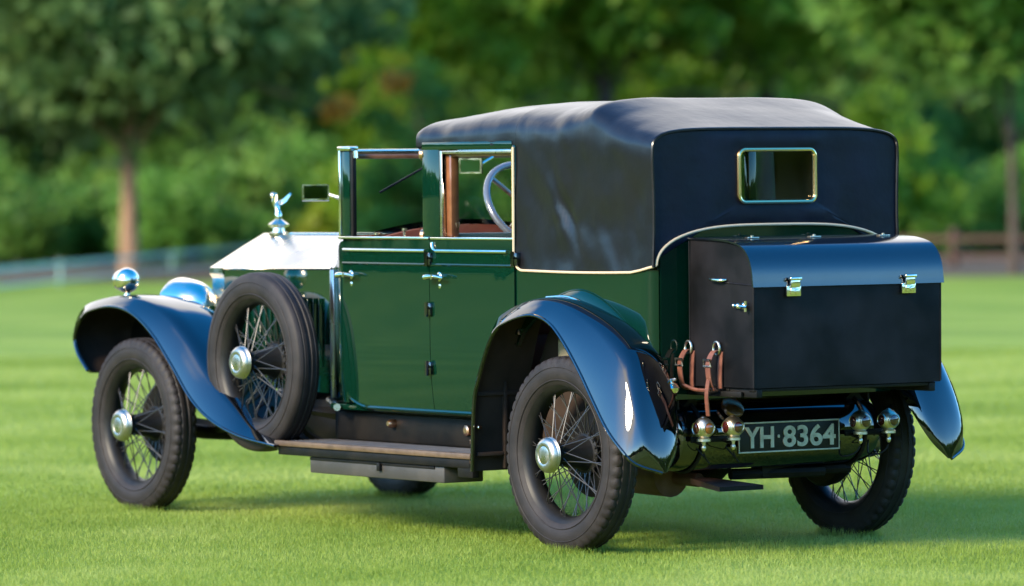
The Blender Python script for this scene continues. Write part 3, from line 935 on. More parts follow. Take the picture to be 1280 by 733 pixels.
for sg in (1, -1):
    door(1.102, 1.795, sg, 'front_door', True)
    dr = door(.489, 1.098, sg, 'rear_door', False)
    # window frame of the rear door (nickel outside, wood inside)
    f = MB()
    y0, y1 = sg*.578, sg*.598
    lo, hi = min(y0, y1), max(y0, y1)
    f.box((1.018, lo, 1.22), (1.034, hi, 1.570), 0.003)
    f.box((.513, lo, 1.22), (.521, hi, 1.570), 0.003)
    f.box((.521, lo, 1.556), (1.018, hi, 1.570), 0.003)
    wf_ = f.build('window_frame', M['dullnickel'], dr)
    f = MB()
    y0, y1 = sg*.535, sg*.574
    lo, hi = min(y0, y1), max(y0, y1)
    f.box((.985, lo, 1.22), (1.032, hi, 1.572), 0.004)
    f.box((.513, lo, 1.545), (.985, hi, 1.570), 0.004)
    f.box((.513, lo, 1.195), (1.03, hi, 1.216), 0.004)
    f.build('inner_wood_frame', M['wood'], dr)
    f = MB()
    f.box((1.015, min(sg*.52, sg*.53), 1.0), (1.03, max(sg*.52, sg*.53), 1.02), .002)
    k = MB()
    k.lathe([(0, .008), (.035, .006), (.04, .016), (.06, .018), (.07, .010)], (1.0, sg*.545, 1.216), (0, 0, 1), 12)
    k.build('locking_knob', M['copper'], dr)
# door post rollers seen at the hood's front pillar
m = MB()
for z in (1.556, 1.226):
    m.lathe([(0, .020), (.004, .024), (.016, .024), (.020, .018)], (1.172, .578, z), (.75, .66, 0), 18)
    m.lathe([(0, .020), (.004, .024), (.016, .024), (.020, .018)], (1.172, -.578, z), (.75, -.66, 0), 18)
build_each(m, 'roof_socket', M['copper'], car)

# ---- scuttle, bonnet, radiator ----
def arc_section(x, yw, zs, zp, n=10, pw=1.5):
    out = []
    for k in range(2*n+1):
        u = -1+k/n
        out.append((x, -yw*u, zp-(zp-zs)*abs(u)**pw))
    return out
m = MB()
rows = []
for i in range(9):
    t = i/8
    e = t*t*(3-2*t)
    x = lerp(1.775, 2.02, t)
    yw, zs, zp = lerp(.574, .490, e), lerp(1.20, 1.080, e), lerp(1.285, 1.216, e)
    sec = arc_section(x, yw, zs, zp, 10, lerp(2.0, 1.35, e))
    rows.append(sec)
m.grid(rows)
sct = m.build('scuttle', M['alu'], car)
m = MB()
for sg in (1, -1):
    rows = []
    for i in range(9):
        t = i/8; e = t*t*(3-2*t)
        x = lerp(1.80, 2.02, t); yw, zs = lerp(.574, .490, e), lerp(1.20, 1.080, e)
        rows.append([(x, sg*(yw-tuck(z)), z) for z in [lerp(.52, zs, j/10) for j in range(11)]])
    m.grid(rows)
build_lr(m, 'scuttle_side', M['green'], sct)
m = MB()
for sg in (1, -1):
    m.box((1.995, min(sg*.487, sg*.500), .53), (2.03, max(sg*.487, sg*.500), 1.075), .004)
build_lr(m, 'scuttle_band', M['alu'], sct)
def bon(x):
    t = (x-2.022)/(3.238-2.022)
    return lerp(.489, .287, t), lerp(1.079, 1.064, t), lerp(1.216, 1.212, t)
m = MB()
rows = [arc_section(x, *bon(x), 10, 1.22) for x in np.linspace(2.024, 3.236, 16)]
m.shell(rows, lambda i, j, p: (p[0], p[1]*.985, p[2]-.006))
bt = m.build('bonnet', M['alu'], car)
m = MB()
m.tube([(x, 0, bon(x)[2]+.001) for x in np.linspace(2.03, 3.23, 10)], .006, 8)
for sg in (1, -1):
    m.tube([(x, sg*bon(x)[0], bon(x)[1]) for x in np.linspace(2.03, 3.23, 10)], .006, 8)
m.build('bonnet_hinge', M['nickel'], bt)
m = MB()
for sg in (1, -1):
    rows = [[(x, sg*(bon(x)[0]-.002), z) for z in [lerp(.55, bon(x)[1]-.004, j/8) for j in range(9)]] for x in np.linspace(2.024, 3.236, 20)]
    m.grid(rows)
    for k in range(16):
        x = 2.14+k*.062
        b = bon(x)[0]
        m.tube([(x, sg*(b+.002), .66), (x, sg*(b+.002), .95)], .009, 6, sy=1.6)
build_lr(m, 'bonnet_side', M['green'], bt)
# radiator shell
m = MB()
out = [(0, 1.216), (.10, 1.166), (.288, 1.066), (.290, 1.04), (.275, 1.02), (.275, .60), (.29, .56)]
loop = [(3.240, y, z) for y, z in out]+[(3.240, -y, z) for y, z in out[:0:-1]]
m.prism(loop, (.115, 0, 0))
rad = m.build('radiator', M['nickel'], car, angle=25)
m = MB()
for k in range(19):
    y = -.225+.025*k
    m.box((3.353, y-.008, .62), (3.362, y+.008, 1.03), .002)
m.build('radiator_slats', M['chassis'], rad)
m = MB()
m.lathe([(0, .044), (.012, .044), (.016, .030), (.034, .028), (.040, .046), (.050, .048), (.062, .030), (.072, .016), (.076, .010)], (3.232, 0, 1.206), (0, 0, 1), 24)
m.build('radiator_cap', M['nickel'], rad)
# winged figure ornament: leaning body, head, swept wings
m = MB()
m.tube(smooth_path([(3.230, 0, 1.275), (3.236, 0, 1.305), (3.246, 0, 1.335), (3.262, 0, 1.362), (3.272, 0, 1.376)], 12), [.013, .015, .017, .014, .011, .012, .014, .015, .015, .013, .009, .006], 12)
m.ball((3.276, 0, 1.385), .0145, 12)
for sg in (1, -1):
    m.prism([(3.262, sg*.008, 1.352), (3.232, sg*.022, 1.366), (3.192, sg*.034, 1.394), (3.186, sg*.034, 1.386), (3.206, sg*.026, 1.358), (3.240, sg*.010, 1.335)], (0, sg*.006, .004))
m.build('bonnet_ornament', M['nickel'], rad)

# ---- windscreen and mirrors ----
ws = MB()
for sg in (1, -1):
    y0, y1 = sorted((sg*.548, sg*.578))
    ws.box((1.742, y0, 1.205), (1.806, y1, 1.575), .006)
wsf = build_lr(ws, 'windscreen_post', M['green'], car)[0]
n = MB()
for sg in (1, -1):
    y0, y1 = sorted((sg*.546, sg*.583))
    n.box((1.8065, y0, 1.205), (1.822, y1, 1.580), .004)
    n.box((1.725, y0-.004, 1.5755), (1.825, y1+.004, 1.594), .005)
    n.tube([(1.715, sg*.566, 1.575), (1.712, sg*.566, 1.545)], .010, 8)
n.box((1.752, -.545, 1.562), (1.790, .545, 1.582), .006)
n.box((1.758, -.545, 1.215), (1.784, .545, 1.232), .004)
n.build('windscreen_frame', M['nickel'], wsf)
n = MB()
for sg in (1, -1):
    y0, y1 = sorted((sg*.554, sg*.575))
    n.box((1.722, y0, 1.205), (1.7415, y1, 1.575), .004)
build_lr(n, 'post_facing', M['chassis'], wsf)
n = MB(); n.box((1.752, -.545, 1.541), (1.788, .545, 1.5615), .003); n.build('windscreen_header', M['wood'], wsf)
n = MB(); n.box((1.768, -.546, 1.2325), (1.773, .546, 1.5405), 0); n.build('windscreen_glass', M['glass'], wsf)
n = MB()
n.tube([(1.75, .12, 1.535), (1.752, .16, 1.52), (1.752, .42, 1.40)], .005, 6)
n.lathe([(0, .012), (.03, .010)], (1.752, .12, 1.53), (-1, 0, .2), 10)
n.build('wiper', M['chassis'], wsf)
# wing mirror on the left
n = MB()
n.tube(smooth_path([(1.815, .575, 1.378), (1.87, .566, 1.383), (1.930, .558, 1.392)], 6), .008, 8)
n.build('wing_mirror_arm', M['nickel'], wsf)
q = Vector((-1, .30, 0)).normalized()
def mirror_at(c, w, h, nrm, nm):
    nrm = Vector(nrm).normalized(); sx = Vector((nrm.y, -nrm.x, 0)); c = Vector(c)
    def rect(w, h, d):
        return [c+nrm*d+sx*a*w/2+Vector((0, 0, b*h/2)) for a, b in ((-1, -1), (1, -1), (1, 1), (-1, 1))]
    m = MB(); m.prism(rect(w, h, -.014), nrm*.017)
    o = m.build(nm, M['nickel'], car, angle=20)
    m = MB(); m.prism(rect(w-.016, h-.014, .0035), nrm*.002)
    m.build('mirror_glass', M['mirror'], o)
    return o
mirror_at((1.955, .61, 1.402), .118, .068, (-.88, .47, .24), 'wing_mirror')
mirror_at((1.70, -.005, 1.508), .10, .065, (-.62, .78, .06), 'interior_mirror')
n = MB(); n.tube([(1.702, -.06, 1.515), (1.715, -.13, 1.545)], .006, 8); n.build('interior_mirror_arm', M['nickel'], wsf)

# ---- interior ----
m = MB()
dsec = arc_section(1.705, .545, 1.185, 1.262, 10, 2.0)
low = [(1.705, p[1], 1.02) for p in dsec]
m.shell([dsec, low], lambda i, j, p: (p[0]+.03, p[1], p[2]))
dash = m.build('dashboard', M['redwood'], car)
m = MB()
for y, z in ((.25, 1.14), (.10, 1.15), (-.08, 1.15)):
    m.lathe([(0, .035), (.010, .035), (.012, .030)], (1.7045, y, z), (-1, 0, 0), 18)
build_each(m, 'dash_gauge', M['nickel'], dash)
m = MB()
for y, z in ((.50, 1.188), (.36, 1.204)):
    m.lathe([(0, .006), (.04, .006), (.045, .012), (.055, .012)], (1.66, y, z-.01), (0, 0, 1), 10)
build_each(m, 'screen_clamp', M['nickel'], dash)
def cush(lo, hi, name, mt):
    m = MB(); m.box(lo, hi, .05); return m.build(name, M[mt], car)
cush((1.13, -.52, .60), (1.60, .52, .86), 'front_seat', 'red_leather')
cush((1.10, -.53, .80), (1.22, .53, 1.20), 'front_seat_back', 'red_leather')
m = MB(); m.box((1.075, -.54, 1.20), (1.205, .54, 1.232), .01); m.build('seat_back_capping', M['beige'], car)
cush((-.20, -.50, .62), (.38, .50, .86), 'rear_seat', 'beige')
cush((-.38, -.52, .80), (-.20, .52, 1.22), 'rear_seat_back', 'beige')
m = MB()
c = Vector((1.55, -.215, 1.335)); ax = Vector((-.82, 0, .57)).normalized()
e1 = Vector((0, 1, 0)); e2 = ax.cross(e1).normalized()
m.tube([c+(e1*math.cos(2*PI*k/40)+e2*math.sin(2*PI*k/40))*.215 for k in range(40)], .0155, 10, closed=True)
sw = m.build('steering_wheel', M['wheelrim'], car)
m = MB()
for k in range(4):
    a = PI/4+PI/2*k
    m.tube([c-ax*.02+(e1*math.cos(a)+e2*math.sin(a))*.03, c+(e1*math.cos(a)+e2*math.sin(a))*.212], .010, 8)
m.lathe([(0, .02), (.03, .045), (.05, .045), (.06, .03)], c-ax*.04, ax, 20)
m.tube([c-ax*.03, c-ax*.55], .022, 10)
m.build('steering_column', M['dullnickel'], sw)

# ---- hood ----
RQX = 0.34      # the right quarter starts further back, leaving a small quarter light
HX = [1.222, 1.205, 1.10, 0.90, 0.70, 0.49, 0.35, 0.20, 0.05, -0.03, -0.10, -0.20, -0.32, -0.425]
def hood_prof(x):
    """half width, shoulder z, top z, squareness"""
    xs = [-0.43, -0.28, -0.15, -0.03, .10, .25, .49, .8, 1.10, 1.19, 1.222]
    w = [.600, .606, .606, .603, .604, .606, .603, .600, .596, .593, .588]
    zs = [1.520, 1.545, 1.58, 1.610, 1.600, 1.590, 1.600, 1.595, 1.592, 1.592, 1.592]
    zt = [1.641, 1.690, 1.730, 1.768, 1.764, 1.762, 1.764, 1.752, 1.724, 1.710, 1.688]
    n = [5.2, 4.0, 3.8, 4.6, 3.6, 3.2, 3.4, 3.2, 3.2, 3.8, 4.2]
    r = x
    return [interp(r, xs, a) for a in (w, zs, zt, n)]
def hood_section(x, zb, nside=14, ncorn=22, wr=1.0, zbr=None):
    w, zs, zt, n = hood_prof(x)
    half = []
    for k in range(nside):
        z = lerp(zb, zs, k/nside)
        half.append((w-(0.006 if nside > 6 else 0)*math.sin(PI*k/nside), z))
    for k in range(ncorn+1):
        a = PI/2*k/ncorn
        half.append((w*max(0, math.cos(a))**(2/n), zs+(zt-zs)*math.sin(a)**(2/n)))
    right = list(half)
    if zbr is not None:
        for k in range(nside):
            z = lerp(zbr, zs, k/nside)
            right[k] = (w-0.006*math.sin(PI*k/nside), z)
    full = half+[(-y, z) for y, z in right[-2::-1]]
    out = []
    for y, z in full:
        v = Vector((x*3.1, y*3.1, z*3.1))
        dn = noise.noise(v)*.006*wr+noise.noise(v*2.7+Vector((5, 1, 2)))*.0035*wr
        # pulled folds radiating over the quarter
        px_, pz_ = x-0.13, z-1.30
        if abs(y) > .55:
            an = math.atan2(pz_, px_); rr = math.hypot(px_, pz_)
            dn += .0022*wr*math.exp(-rr*3.0)*math.sin(an*5+1.1+noise.noise(v)*2.5)*min(1, rr*10)
            dn += .0050*wr*noise.noise(Vector((x*8+z*2.6, 3.3, z*1.8)))+.0022*wr*noise.noise(Vector((x*19-z*6, 1.3, z*7)))
            ss = (px_-0.55*pz_)
            dn -= .010*wr*math.exp(-((ss+.01)/.035)**2)*math.exp(-((pz_-.02)/.13)**2)
            dn += .006*wr*math.exp(-((ss-.045)/.04)**2)*math.exp(-((pz_-.02)/.15)**2)
        sy = 1 if y >= 0 else -1
        k = min(1, abs(y)/.55)**4
        out.append((x, y+sy*dn*k, z+dn*(1-k)*.6+0))
    return out
def tighten(zb):
    return zb
m = MB()
xs = list(np.linspace(HOODX-.001, XR, 60))
rows = []
for x in xs:
    cr_ = 0.06
    zb = 1.094
    dx = (HOODX-x)
    if dx < cr_:
        zb = 1.094+cr_-math.sqrt(max(0, cr_**2-(cr_-dx)**2))
    if x < -.30:
        zb = lerp(1.094, 1.112, (-.30-x)/.13)
    wr = min(1, max(0.15, (x-XR)/.08))
    rows.append(hood_section(x, zb, wr=wr, nside=26, zbr=1.584 if x > RQX else (zb if x < RQX-.06 else 1.094+.06-math.sqrt(max(0, .06**2-(.06-(RQX-x))**2)))))
m.shell(rows, lambda i, j, p: (p[0], p[1]*.972, p[2]-.012 if p[2] > 1.58 else p[2]), 0, 1)
hood = m.build('hood', [M['leather'], M['hoodlining']], car, angle=60)
m = MB()
rows = []
for x in np.linspace(1.222, HOODX, 40):
    zb = 1.592
    rows.append(hood_section(x, 1.588, nside=4, wr=min(1, max(0.3, (1.222-x)/.1))))
m.shell(rows, lambda i, j, p: (p[0], p[1]*.972, p[2]-.012 if p[2] > 1.60 else p[2]), 0, 1)
# front edge closing panel
sec = hood_section(1.222, 1.588, nside=4, wr=.3)
m.grid([sec, [(1.190, p[1]*.93, p[2]-.045) for p in sec]])
m.build('front_canopy', [M['leather'], M['hoodlining']], hood, angle=60)
# rear curtain with window opening
def rrect(hy, hz, r, n):
    pts = []
    for cx, cz, a0 in ((hy-r, hz-r, 0), (-(hy-r), hz-r, 90), (-(hy-r), -(hz-r), 180), (hy-r, -(hz-r), 270)):
        for k in range(n):
            a = R(a0+90*k/(n-1))
            pts.append((cx+r*math.cos(a), cz+r*math.sin(a)))
    return pts
CZ = 1.457
win = rrect(.183, .100, .028, 10)
outer_sec = hood_section(XR, 1.112, wr=.15, nside=26)
outer = [(p[1], p[2]) for p in outer_sec]
bot = [(y, arch_top(y)-.004) for y in np.linspace(-.583, .583, 41)]
outline = outer+bot
def resample_by_angle(poly, n, cz):
    P = np.array([(y, z-cz) for y, z in poly]); P2 = np.vstack([P, P[:1]])
    out = []
    for k in range(n):
        a = 2*PI*k/n; dv = np.array([math.cos(a), math.sin(a)]); best = None
        for i in range(len(P)):
            p, q = P2[i], P2[i+1]; e = q-p
            den = dv[0]*e[1]-dv[1]*e[0]
            if abs(den) < 1e-12: continue
            t = (p[0]*e[1]-p[1]*e[0])/den; u = (p[0]*dv[1]-p[1]*dv[0])/den
            if t > 0 and -1e-6 <= u <= 1+1e-6 and (best is None or t > best): best = t
        out.append((dv[0]*best, dv[1]*best+cz))
    return out
NA = 240
OL = resample_by_angle(outline, NA, CZ)
IL = resample_by_angle([(y, z+CZ) for y, z in win], NA, CZ)
rows = []
for i in range(15):
    t = i/14
    row = []
    for (yo, zo), (yi, zi) in zip(OL, IL):
        y, z = lerp(yi, yo, t), lerp(zi, zo, t)
        v = Vector((y*4, z*4, 7.0))
        d = (noise.noise(v)*.006+noise.noise(Vector((y*14, z*2.2, 1)))*.004)*math.sin(PI*min(1, t*1.0))
        row.append((XR-.003-.006*math.sin(PI*t)+d, y, z))
    rows.append(row)
m = MB()
m.grid(rows, close_v=True)
m.grid([[(p[0]+.012, p[1], p[2]) for p in r] for r in rows], close_v=True, mi=1, flip=True)
m.grid([rows[0], [(p[0]+.012, p[1], p[2]) for p in rows[0]]], close_v=True, mi=1)
cur = m.build('rear_curtain', [M['cloth'], M['hoodlining']], hood, angle=60)
m = MB()
m.tube([(XR-.007, p[1]*1.0, p[2]+.0) for p in outer_sec], .0065, 6)
m.build('hood_seam', M['leather'], hood)
m = MB()
wl = [(XR-.008, y*1.015, CZ+z*1.02) for y, z in win]
m.tube(wl, .0085, 8, closed=True)
m.build('rear_window_frame', M['brass'], hood)
m = MB(); m.box((XR+.004, -.184, CZ-.101), (XR+.007, .184, CZ+.101), 0); m.build('rear_window_glass', M['glass'], hood)
# cream piping along the hood's lower edge
m = MB()
pts = []
for sg in (1, -1):
    hx_ = HOODX if sg > 0 else RQX
    p = [(hx_+.006, sg*.606, 1.58), (hx_+.005, sg*.607, 1.35)]
    c_ = .06
    for k in range(9):
        a = PI/2*k/8
        p.append((hx_+.005-c_+c_*math.cos(a), sg*.608, 1.094+c_-c_*math.sin(a)-.004))
    p += [(x, sg*.608, 1.090-.004*math.sin(PI*(x+.3)/.7)) for x in np.linspace(hx_-.13, -.30, 14)]
    p += [(-.36, sg*.608, 1.098), (-.41, sg*.606, 1.108), (XR-.004, sg*.596, 1.114)]
    m.tube(p, .0055, 8)
p = [(XR-.008, y, arch_top(y)) for y in np.concatenate([-.589+.05*np.linspace(0, 1, 9)**2, np.linspace(-.52, .52, 41), .589-.05*np.linspace(1, 0, 9)**2])]
m.tube(p, .0058, 8)
m.build('hood_piping', M['cream'], hood)
m = MB()
for sg in (1, -1):
    m.tube([((HOODX if sg > 0 else RQX)+.012, sg*.6065, z) for z in (1.22, 1.40, 1.575)], .005, 6)
build_lr(m, 'hood_edge_strip', M['brass'], hood)

# ---- fenders ----
def fender(lip, crown, inner, n, thick=.010):
    """three polylines with the same number of points; cross-section lip -> crown -> inner"""
    Lp, Cp, Ip = smooth_path(lip, n), smooth_path(crown, n), smooth_path(inner, n)
    rows = []
    for a, c_, b in zip(Lp, Cp, Ip):
        a, c_, b = Vector(a), Vector(c_), Vector(b)
        row = []
        for k in range(9):       # elliptical quarter lip -> crown
            t = PI/2*k/8
            # displacement from crown: lateral (y) by cos-ish, normal by sin-ish
            e = 1-math.sin(t)**.8; d = 1-max(0, 1-e**2.7)**(1/2.7)
            row.append(Vector((lerp(c_.x, a.x, d), lerp(c_.y, a.y, e), lerp(c_.z, a.z, d))))
        for k in range(1, 9):
            e = k/8; d = 1-math.sqrt(max(0, 1-e*e*.999))
            row.append(Vector((lerp(c_.x, b.x, d), lerp(c_.y, b.y, e), lerp(c_.z, b.z, d))))
        rows.append(row)
    return rows, Lp
def build_fender(lip, crown, inner, n, sg, name, centre):
    rows, Lp = fender(lip, crown, inner, n)
    if sg < 0:
        rows = [[Vector((p.x, -p.y, p.z)) for p in r] for r in rows]
        Lp = [(p[0], -p[1], p[2]) for p in Lp]
    m = MB()
    nu, nv = len(rows), len(rows[0])
    ymid = sg*.64
    def inn(i, j, p):
        tu = rows[min(i+1, nu-1)][j]-rows[max(i-1, 0)][j]
        tv = rows[i][min(j+1, nv-1)]-rows[i][max(j-1, 0)]
        nn = tu.cross(tv)
        if nn.length < 1e-9: nn = Vector((0, 0, 1))
        nn.normalize()
        cen = rows[i][8]
        ref = Vector((centre[0], ymid, centre[1]))-p
        if nn.dot(ref) < 0: nn = -nn
        return p+nn*.008
    m.shell(rows, inn, 0, 1)
    o = m.build(name, [M['black'], M['lining']], car, angle=50)
    b = MB(); b.tube(Lp, .0065, 8); b.build('fender_bead', M['black'], o)
    return o
rl = [(.566, .77, .292), (.551, .77, .537), (.518, .77, .653), (.414, .77, .836), (.307, .77, .893), (.152, .77, .922), (.032, .77, .898), (-.084, .785, .833), (-.219, .800, .716), (-.335, .815, .600), (-.445, .830, .497), (-.535, .828, .424), (-.585, .800, .372), (-.630, .706, .335)]
rc = [(.602, .66, .292), (.587, .66, .55), (.552, .66, .68), (.452, .66, .880), (.352, .66, .946), (.19, .66, .987), (.03, .66, .985), (-.15, .66, .945), (-.335, .67, .875), (-.472, .685, .783), (-.548, .69, .660), (-.598, .695, .535), (-.625, .697, .430), (-.636, .694, .337)]
ri = [(.600, .50, .292), (.585, .50, .545), (.548, .50, .67), (.445, .52, .862), (.345, .55, .925), (.185, .57, .962), (.028, .57, .955), (-.135, .57, .91), (-.310, .56, .83), (-.420, .545, .725), (-.500, .550, .610), (-.560, .578, .500), (-.605, .622, .405), (-.632, .684, .338)]
for sg in (1, -1):
    build_fender(rl, rc, ri, 70, sg, 'rear_fender', (0, .38))
fl = [(3.62, .77, .612), (3.70, .77, .68), (3.735, .77, .745), (3.715, .77, .80), (3.665, .77, .85), (3.584, .77, .882), (3.406, .77, .903), (3.232, .77, .878), (3.061, .77, .795), (2.893, .77, .660), (2.728, .77, .515), (2.563, .77, .428), (2.334, .77, .369), (2.045, .77, .337)]
fc = [(3.68, .64, .598), (3.775, .64, .675), (3.820, .64, .755), (3.800, .64, .825), (3.745, .64, .885), (3.645, .64, .925), (3.42, .64, .952), (3.215, .64, .942), (3.005, .64, .885), (2.82, .64, .770), (2.645, .64, .620), (2.465, .64, .505), (2.290, .64, .408), (2.05, .64, .348)]
fi = [(3.67, .44, .590), (3.755, .44, .665), (3.795, .44, .740), (3.780, .44, .805), (3.725, .44, .860), (3.635, .44, .898), (3.42, .44, .922), (3.215, .44, .912), (3.005, .44, .855), (2.82, .44, .74), (2.645, .44, .60), (2.465, .45, .49), (2.290, .48, .402), (2.05, .50, .347)]
for sg in (1, -1):
    build_fender(fl, fc, fi, 80, sg, 'front_fender', (3.28, .38))
for sg in (1, -1):
    top = [(x, z) for x, _, z in smooth_path(fi[1:11], 30) if z > .66]
    m = MB()
    m.grid([[(x, sg*.442, z-.002) for x, z in top], [(x, sg*.442, .655) for x, z in top]])
    m.grid([[(x, sg*.436, z-.002) for x, z in top], [(x, sg*.436, .655) for x, z in top]])
    m.build('fender_valance', M['chassis'], car)
# inner walls of the wheel arches, with their brackets
m = MB()
for sg in (1, -1):
    y0, y1 = sorted((sg*.462, sg*.470))
    poly = [(x, y0, z) for x, z in [(.60, .30), (.59, .56), (.54, .68), (.44, .86), (.34, .92), (.19, .958), (.03, .952), (-.13, .90), (-.29, .80), (-.41, .66), (-.41, .45), (.0, .45), (.25, .40)]]
    m.prism(poly, (0, y1-y0, 0))
    for z in (.60, .36):
        q0, q1 = sorted((sg*.475, sg*.74))
        m.box((.560, q0, z-.008), (.578, q1, z+.008), .002)
    q0, q1 = sorted((sg*.60, sg*.615))
    m.box((.556, q0, .30), (.575, q1, .72), .002)
build_lr(m, 'wheel_arch_panel', M['lining'], car)
# bolt on the fender's front edge
m = MB()
for sg in (1, -1):
    m.lathe([(0, .010), (.008, .012), (.018, .008)], (.556, sg*.745, .468), (-1, 0, 0), 12)
build_lr(m, 'fender_bolt', M['nickel'], car)
# bead between fender and body
m = MB()
for sg in (1, -1):
    pts = smooth_path([(.22, sg*.640, .987), (.10, sg*.640, .992), (.02, sg*.642, .981), (-.107, sg*.640, .938), (-.258, sg*.636, .874), (-.37, sg*.622, .815), (-.425, sg*.606, .773)], 24)
    m.tube(pts, .006, 8)
build_lr(m, 'fender_joint_bead', M['nickel'], car)

# ---- running boards ----
for sg in (1, -1):
    def bb(m, x0, x1, y0, y1, z0, z1, bev=.003, mi=0):
        a, b = sorted((sg*y0, sg*y1))
        m.box((x0, a, z0), (x1, b, z1), bev, mi)
    m = MB(); bb(m, .612, 2.09, .48, .735, .318, .350)
    rb = m.build('running_board', M['boardwood'], car)
    m = MB(); bb(m, .615, 2.05, .485, .722, .3505, .356, .002)
    for k in range(9):
        bb(m, .63, 2.03, .505+.024*k, .513+.024*k, .3562, .359, .0005)
    m.build('rubber_mat', M['mat'], rb)
    m = MB(); bb(m, .612, 2.085, .7225, .748, .337, .360, .004); m.build('edge_strip', M['boardwood'], rb)
    m = MB(); bb(m, .63, 2.07, .700, .738, .300, .3355, .004); bb(m, .612, .72, .70, .735, .262, .3175, .004)
    m.build('board_bearer', M['chassis'], rb)
    m = MB(); bb(m, .835, 1.845, .53, .722, .232, .2995, .006)
    tb = m.build('tool_box', M['toolbox'], rb)
    m = MB(); bb(m, .90, 1.84, .7222, .726, .286, .297, .001); bb(m, 1.29, 1.312, .7222, .738, .262, .296, .003)
    m.build('tool_box_catch', M['chassis'], tb)
    # apron between board and body, black
    m = MB(); bb(m, .60, 2.02, .47, .482, .35, .515, .003)
    m.build('apron', M['chassis'], rb)
    m = MB()
    bb(m, .62, .98, .4825, .50, .375, .395, .003)
    m.build('tread_strip', M['copper'], rb)
    m = MB()
    m.lathe([(0, .022), (.02, .022), (.024, .012)], (1.0, sg*.484, .43), (0, sg, 0), 14)
    m.lathe([(0, .018), (.03, .018), (.04, .010)], (1.55, sg*.484, .44), (0, sg, 0), 14)
    build_each(m, 'lubricator', M['copper'], rb)

# ---- spare wheel in the left fender well ----
sp = make_wheel(2.31, 1, .682, 'spare_wheel', drum=False, y=.662, block=False)
sp['label'] = 'spare wire wheel standing in the left front fender well'
m = MB()
m.lathe([(0, .10), (.02, .105), (.03, .07), (.13, .06)], (2.31, .44, .682), (0, 1, 0), 20)
m.tube(smooth_path([(2.10, .46, .52), (1.95, .52, .50), (1.86, .575, .50)], 8), .016, 8)
m.build('spare_wheel_bracket', M['dullnickel'], car)

# ---- lamps ----
for sg in (1, -1):
    m = MB()
    c = (3.449, sg*.66, 1.015)
    m.lathe([(-.085, .040), (-.080, .040), (-.074, .020), (-.058, .013), (-.046, .016)], c, (0, 0, 1), 20)
    m.ball(c, .0565, 24)
    m.lathe([(.040, .046), (.052, .046), (.056, .038)], c, (1, 0, 0), 24)
    o = m.build('side_lamp', M['nickel'], car)
    m = MB(); m.lathe([(.0562, .036), (.060, .025), (.061, .002)], c, (1, 0, 0), 20); m.build('lens', M['glass'], o)
    m = MB()
    c = (3.40, sg*.37, .895)
    m.lathe([(-.17, .004), (-.165, .03), (-.145, .062), (-.10, .095), (-.04, .116), (.02, .124), (.05, .128), (.062, .128), (.066, .118)], c, (1, 0, 0), 32)
    o = m.build('head_lamp', M['nickel'], car)
    m = MB(); m.lathe([(.0665, .117), (.080, .08), (.086, .002)], c, (1, 0, 0), 28); m.build('lens', M['glass'], o)
    m = MB(); m.tube([(3.39, sg*.37, .78), (3.39, sg*.37, .55), (3.39, sg*.33, .52)], .022, 10); m.build('bracket', M['black'], o)
def tail_lamp(y, lens1, lens2):
    c = Vector((-.552, y, .494)); K = .90
    m = MB()
    m.ball(c, .045, 24, sc=(1, 1, 1.05))
    m.lathe([(.038, .016), (.046, .013), (.052, .004)], c, (0, 0, 1), 14)
    m.lathe([(-.058, .028), (-.056, .031), (-.046, .031), (-.040, .022)], c, (0, 0, 1), 18)
    m.lathe([(-.098, .005), (-.090, .010), (-.080, .011), (-.074, .007), (-.058, .010)], c, (0, 0, 1), 12)
    for d in ((-1, 0, 0), (0, 1, 0), (0, -1, 0)):
        m.lathe([(.034, .0285), (.0405, .028), (.0425, .0255), (.038, .022)], c, d, 24)
    m.v = [tuple(c+(Vector(p)-c)*K) for p in m.v]
    o = m.build('tail_lamp', M['lampmetal'], car)
    for d, mm in (((-1, 0, 0), lens1), ((0, 1, 0), lens2), ((0, -1, 0), lens2)):
        m = MB(); m.lathe([(.0345, .0245), (.0415, .0225), (.045, .015), (.046, .002)], c, d, 18); m.v = [tuple(c+(Vector(p)-c)*K) for p in m.v]; m.build('lens', M[mm], o)
    m = MB()
    inn = 1 if y > 0 else -1
    m.tube(smooth_path([c+Vector((0, 0, -.096)), c+Vector((.01, -.02*inn, -.125)), c+Vector((.05, -.06*inn, -.135)), c+Vector((.09, -.03*inn, -.08)), c+Vector((.10, 0, -.05))], 12), .0035, 6)
    m.build('cable', M['chassis'], o)
for y, a, b in ((.452, 'amber', 'redlens'), (.311, 'redlens', 'redlens'), (-.311, 'redlens', 'redlens'), (-.452, 'redlens', 'redlens')):
    tail_lamp(y, a, b)
m = MB()
for sg in (1, -1):
    m.tube([(-.552, sg*.452, .43), (-.50, sg*.452, .44), (-.47, sg*.38, .45)], .008, 8)
    m.tube([(-.552, sg*.311, .43), (-.50, sg*.311, .44), (-.46, sg*.33, .45)], .008, 8)
    m.box((-.50, min(sg*.28, sg*.47), .435), (-.488, max(sg*.28, sg*.47), .458), .003)
build_lr(m, 'tail_lamp_bracket', M['chassis'], car)

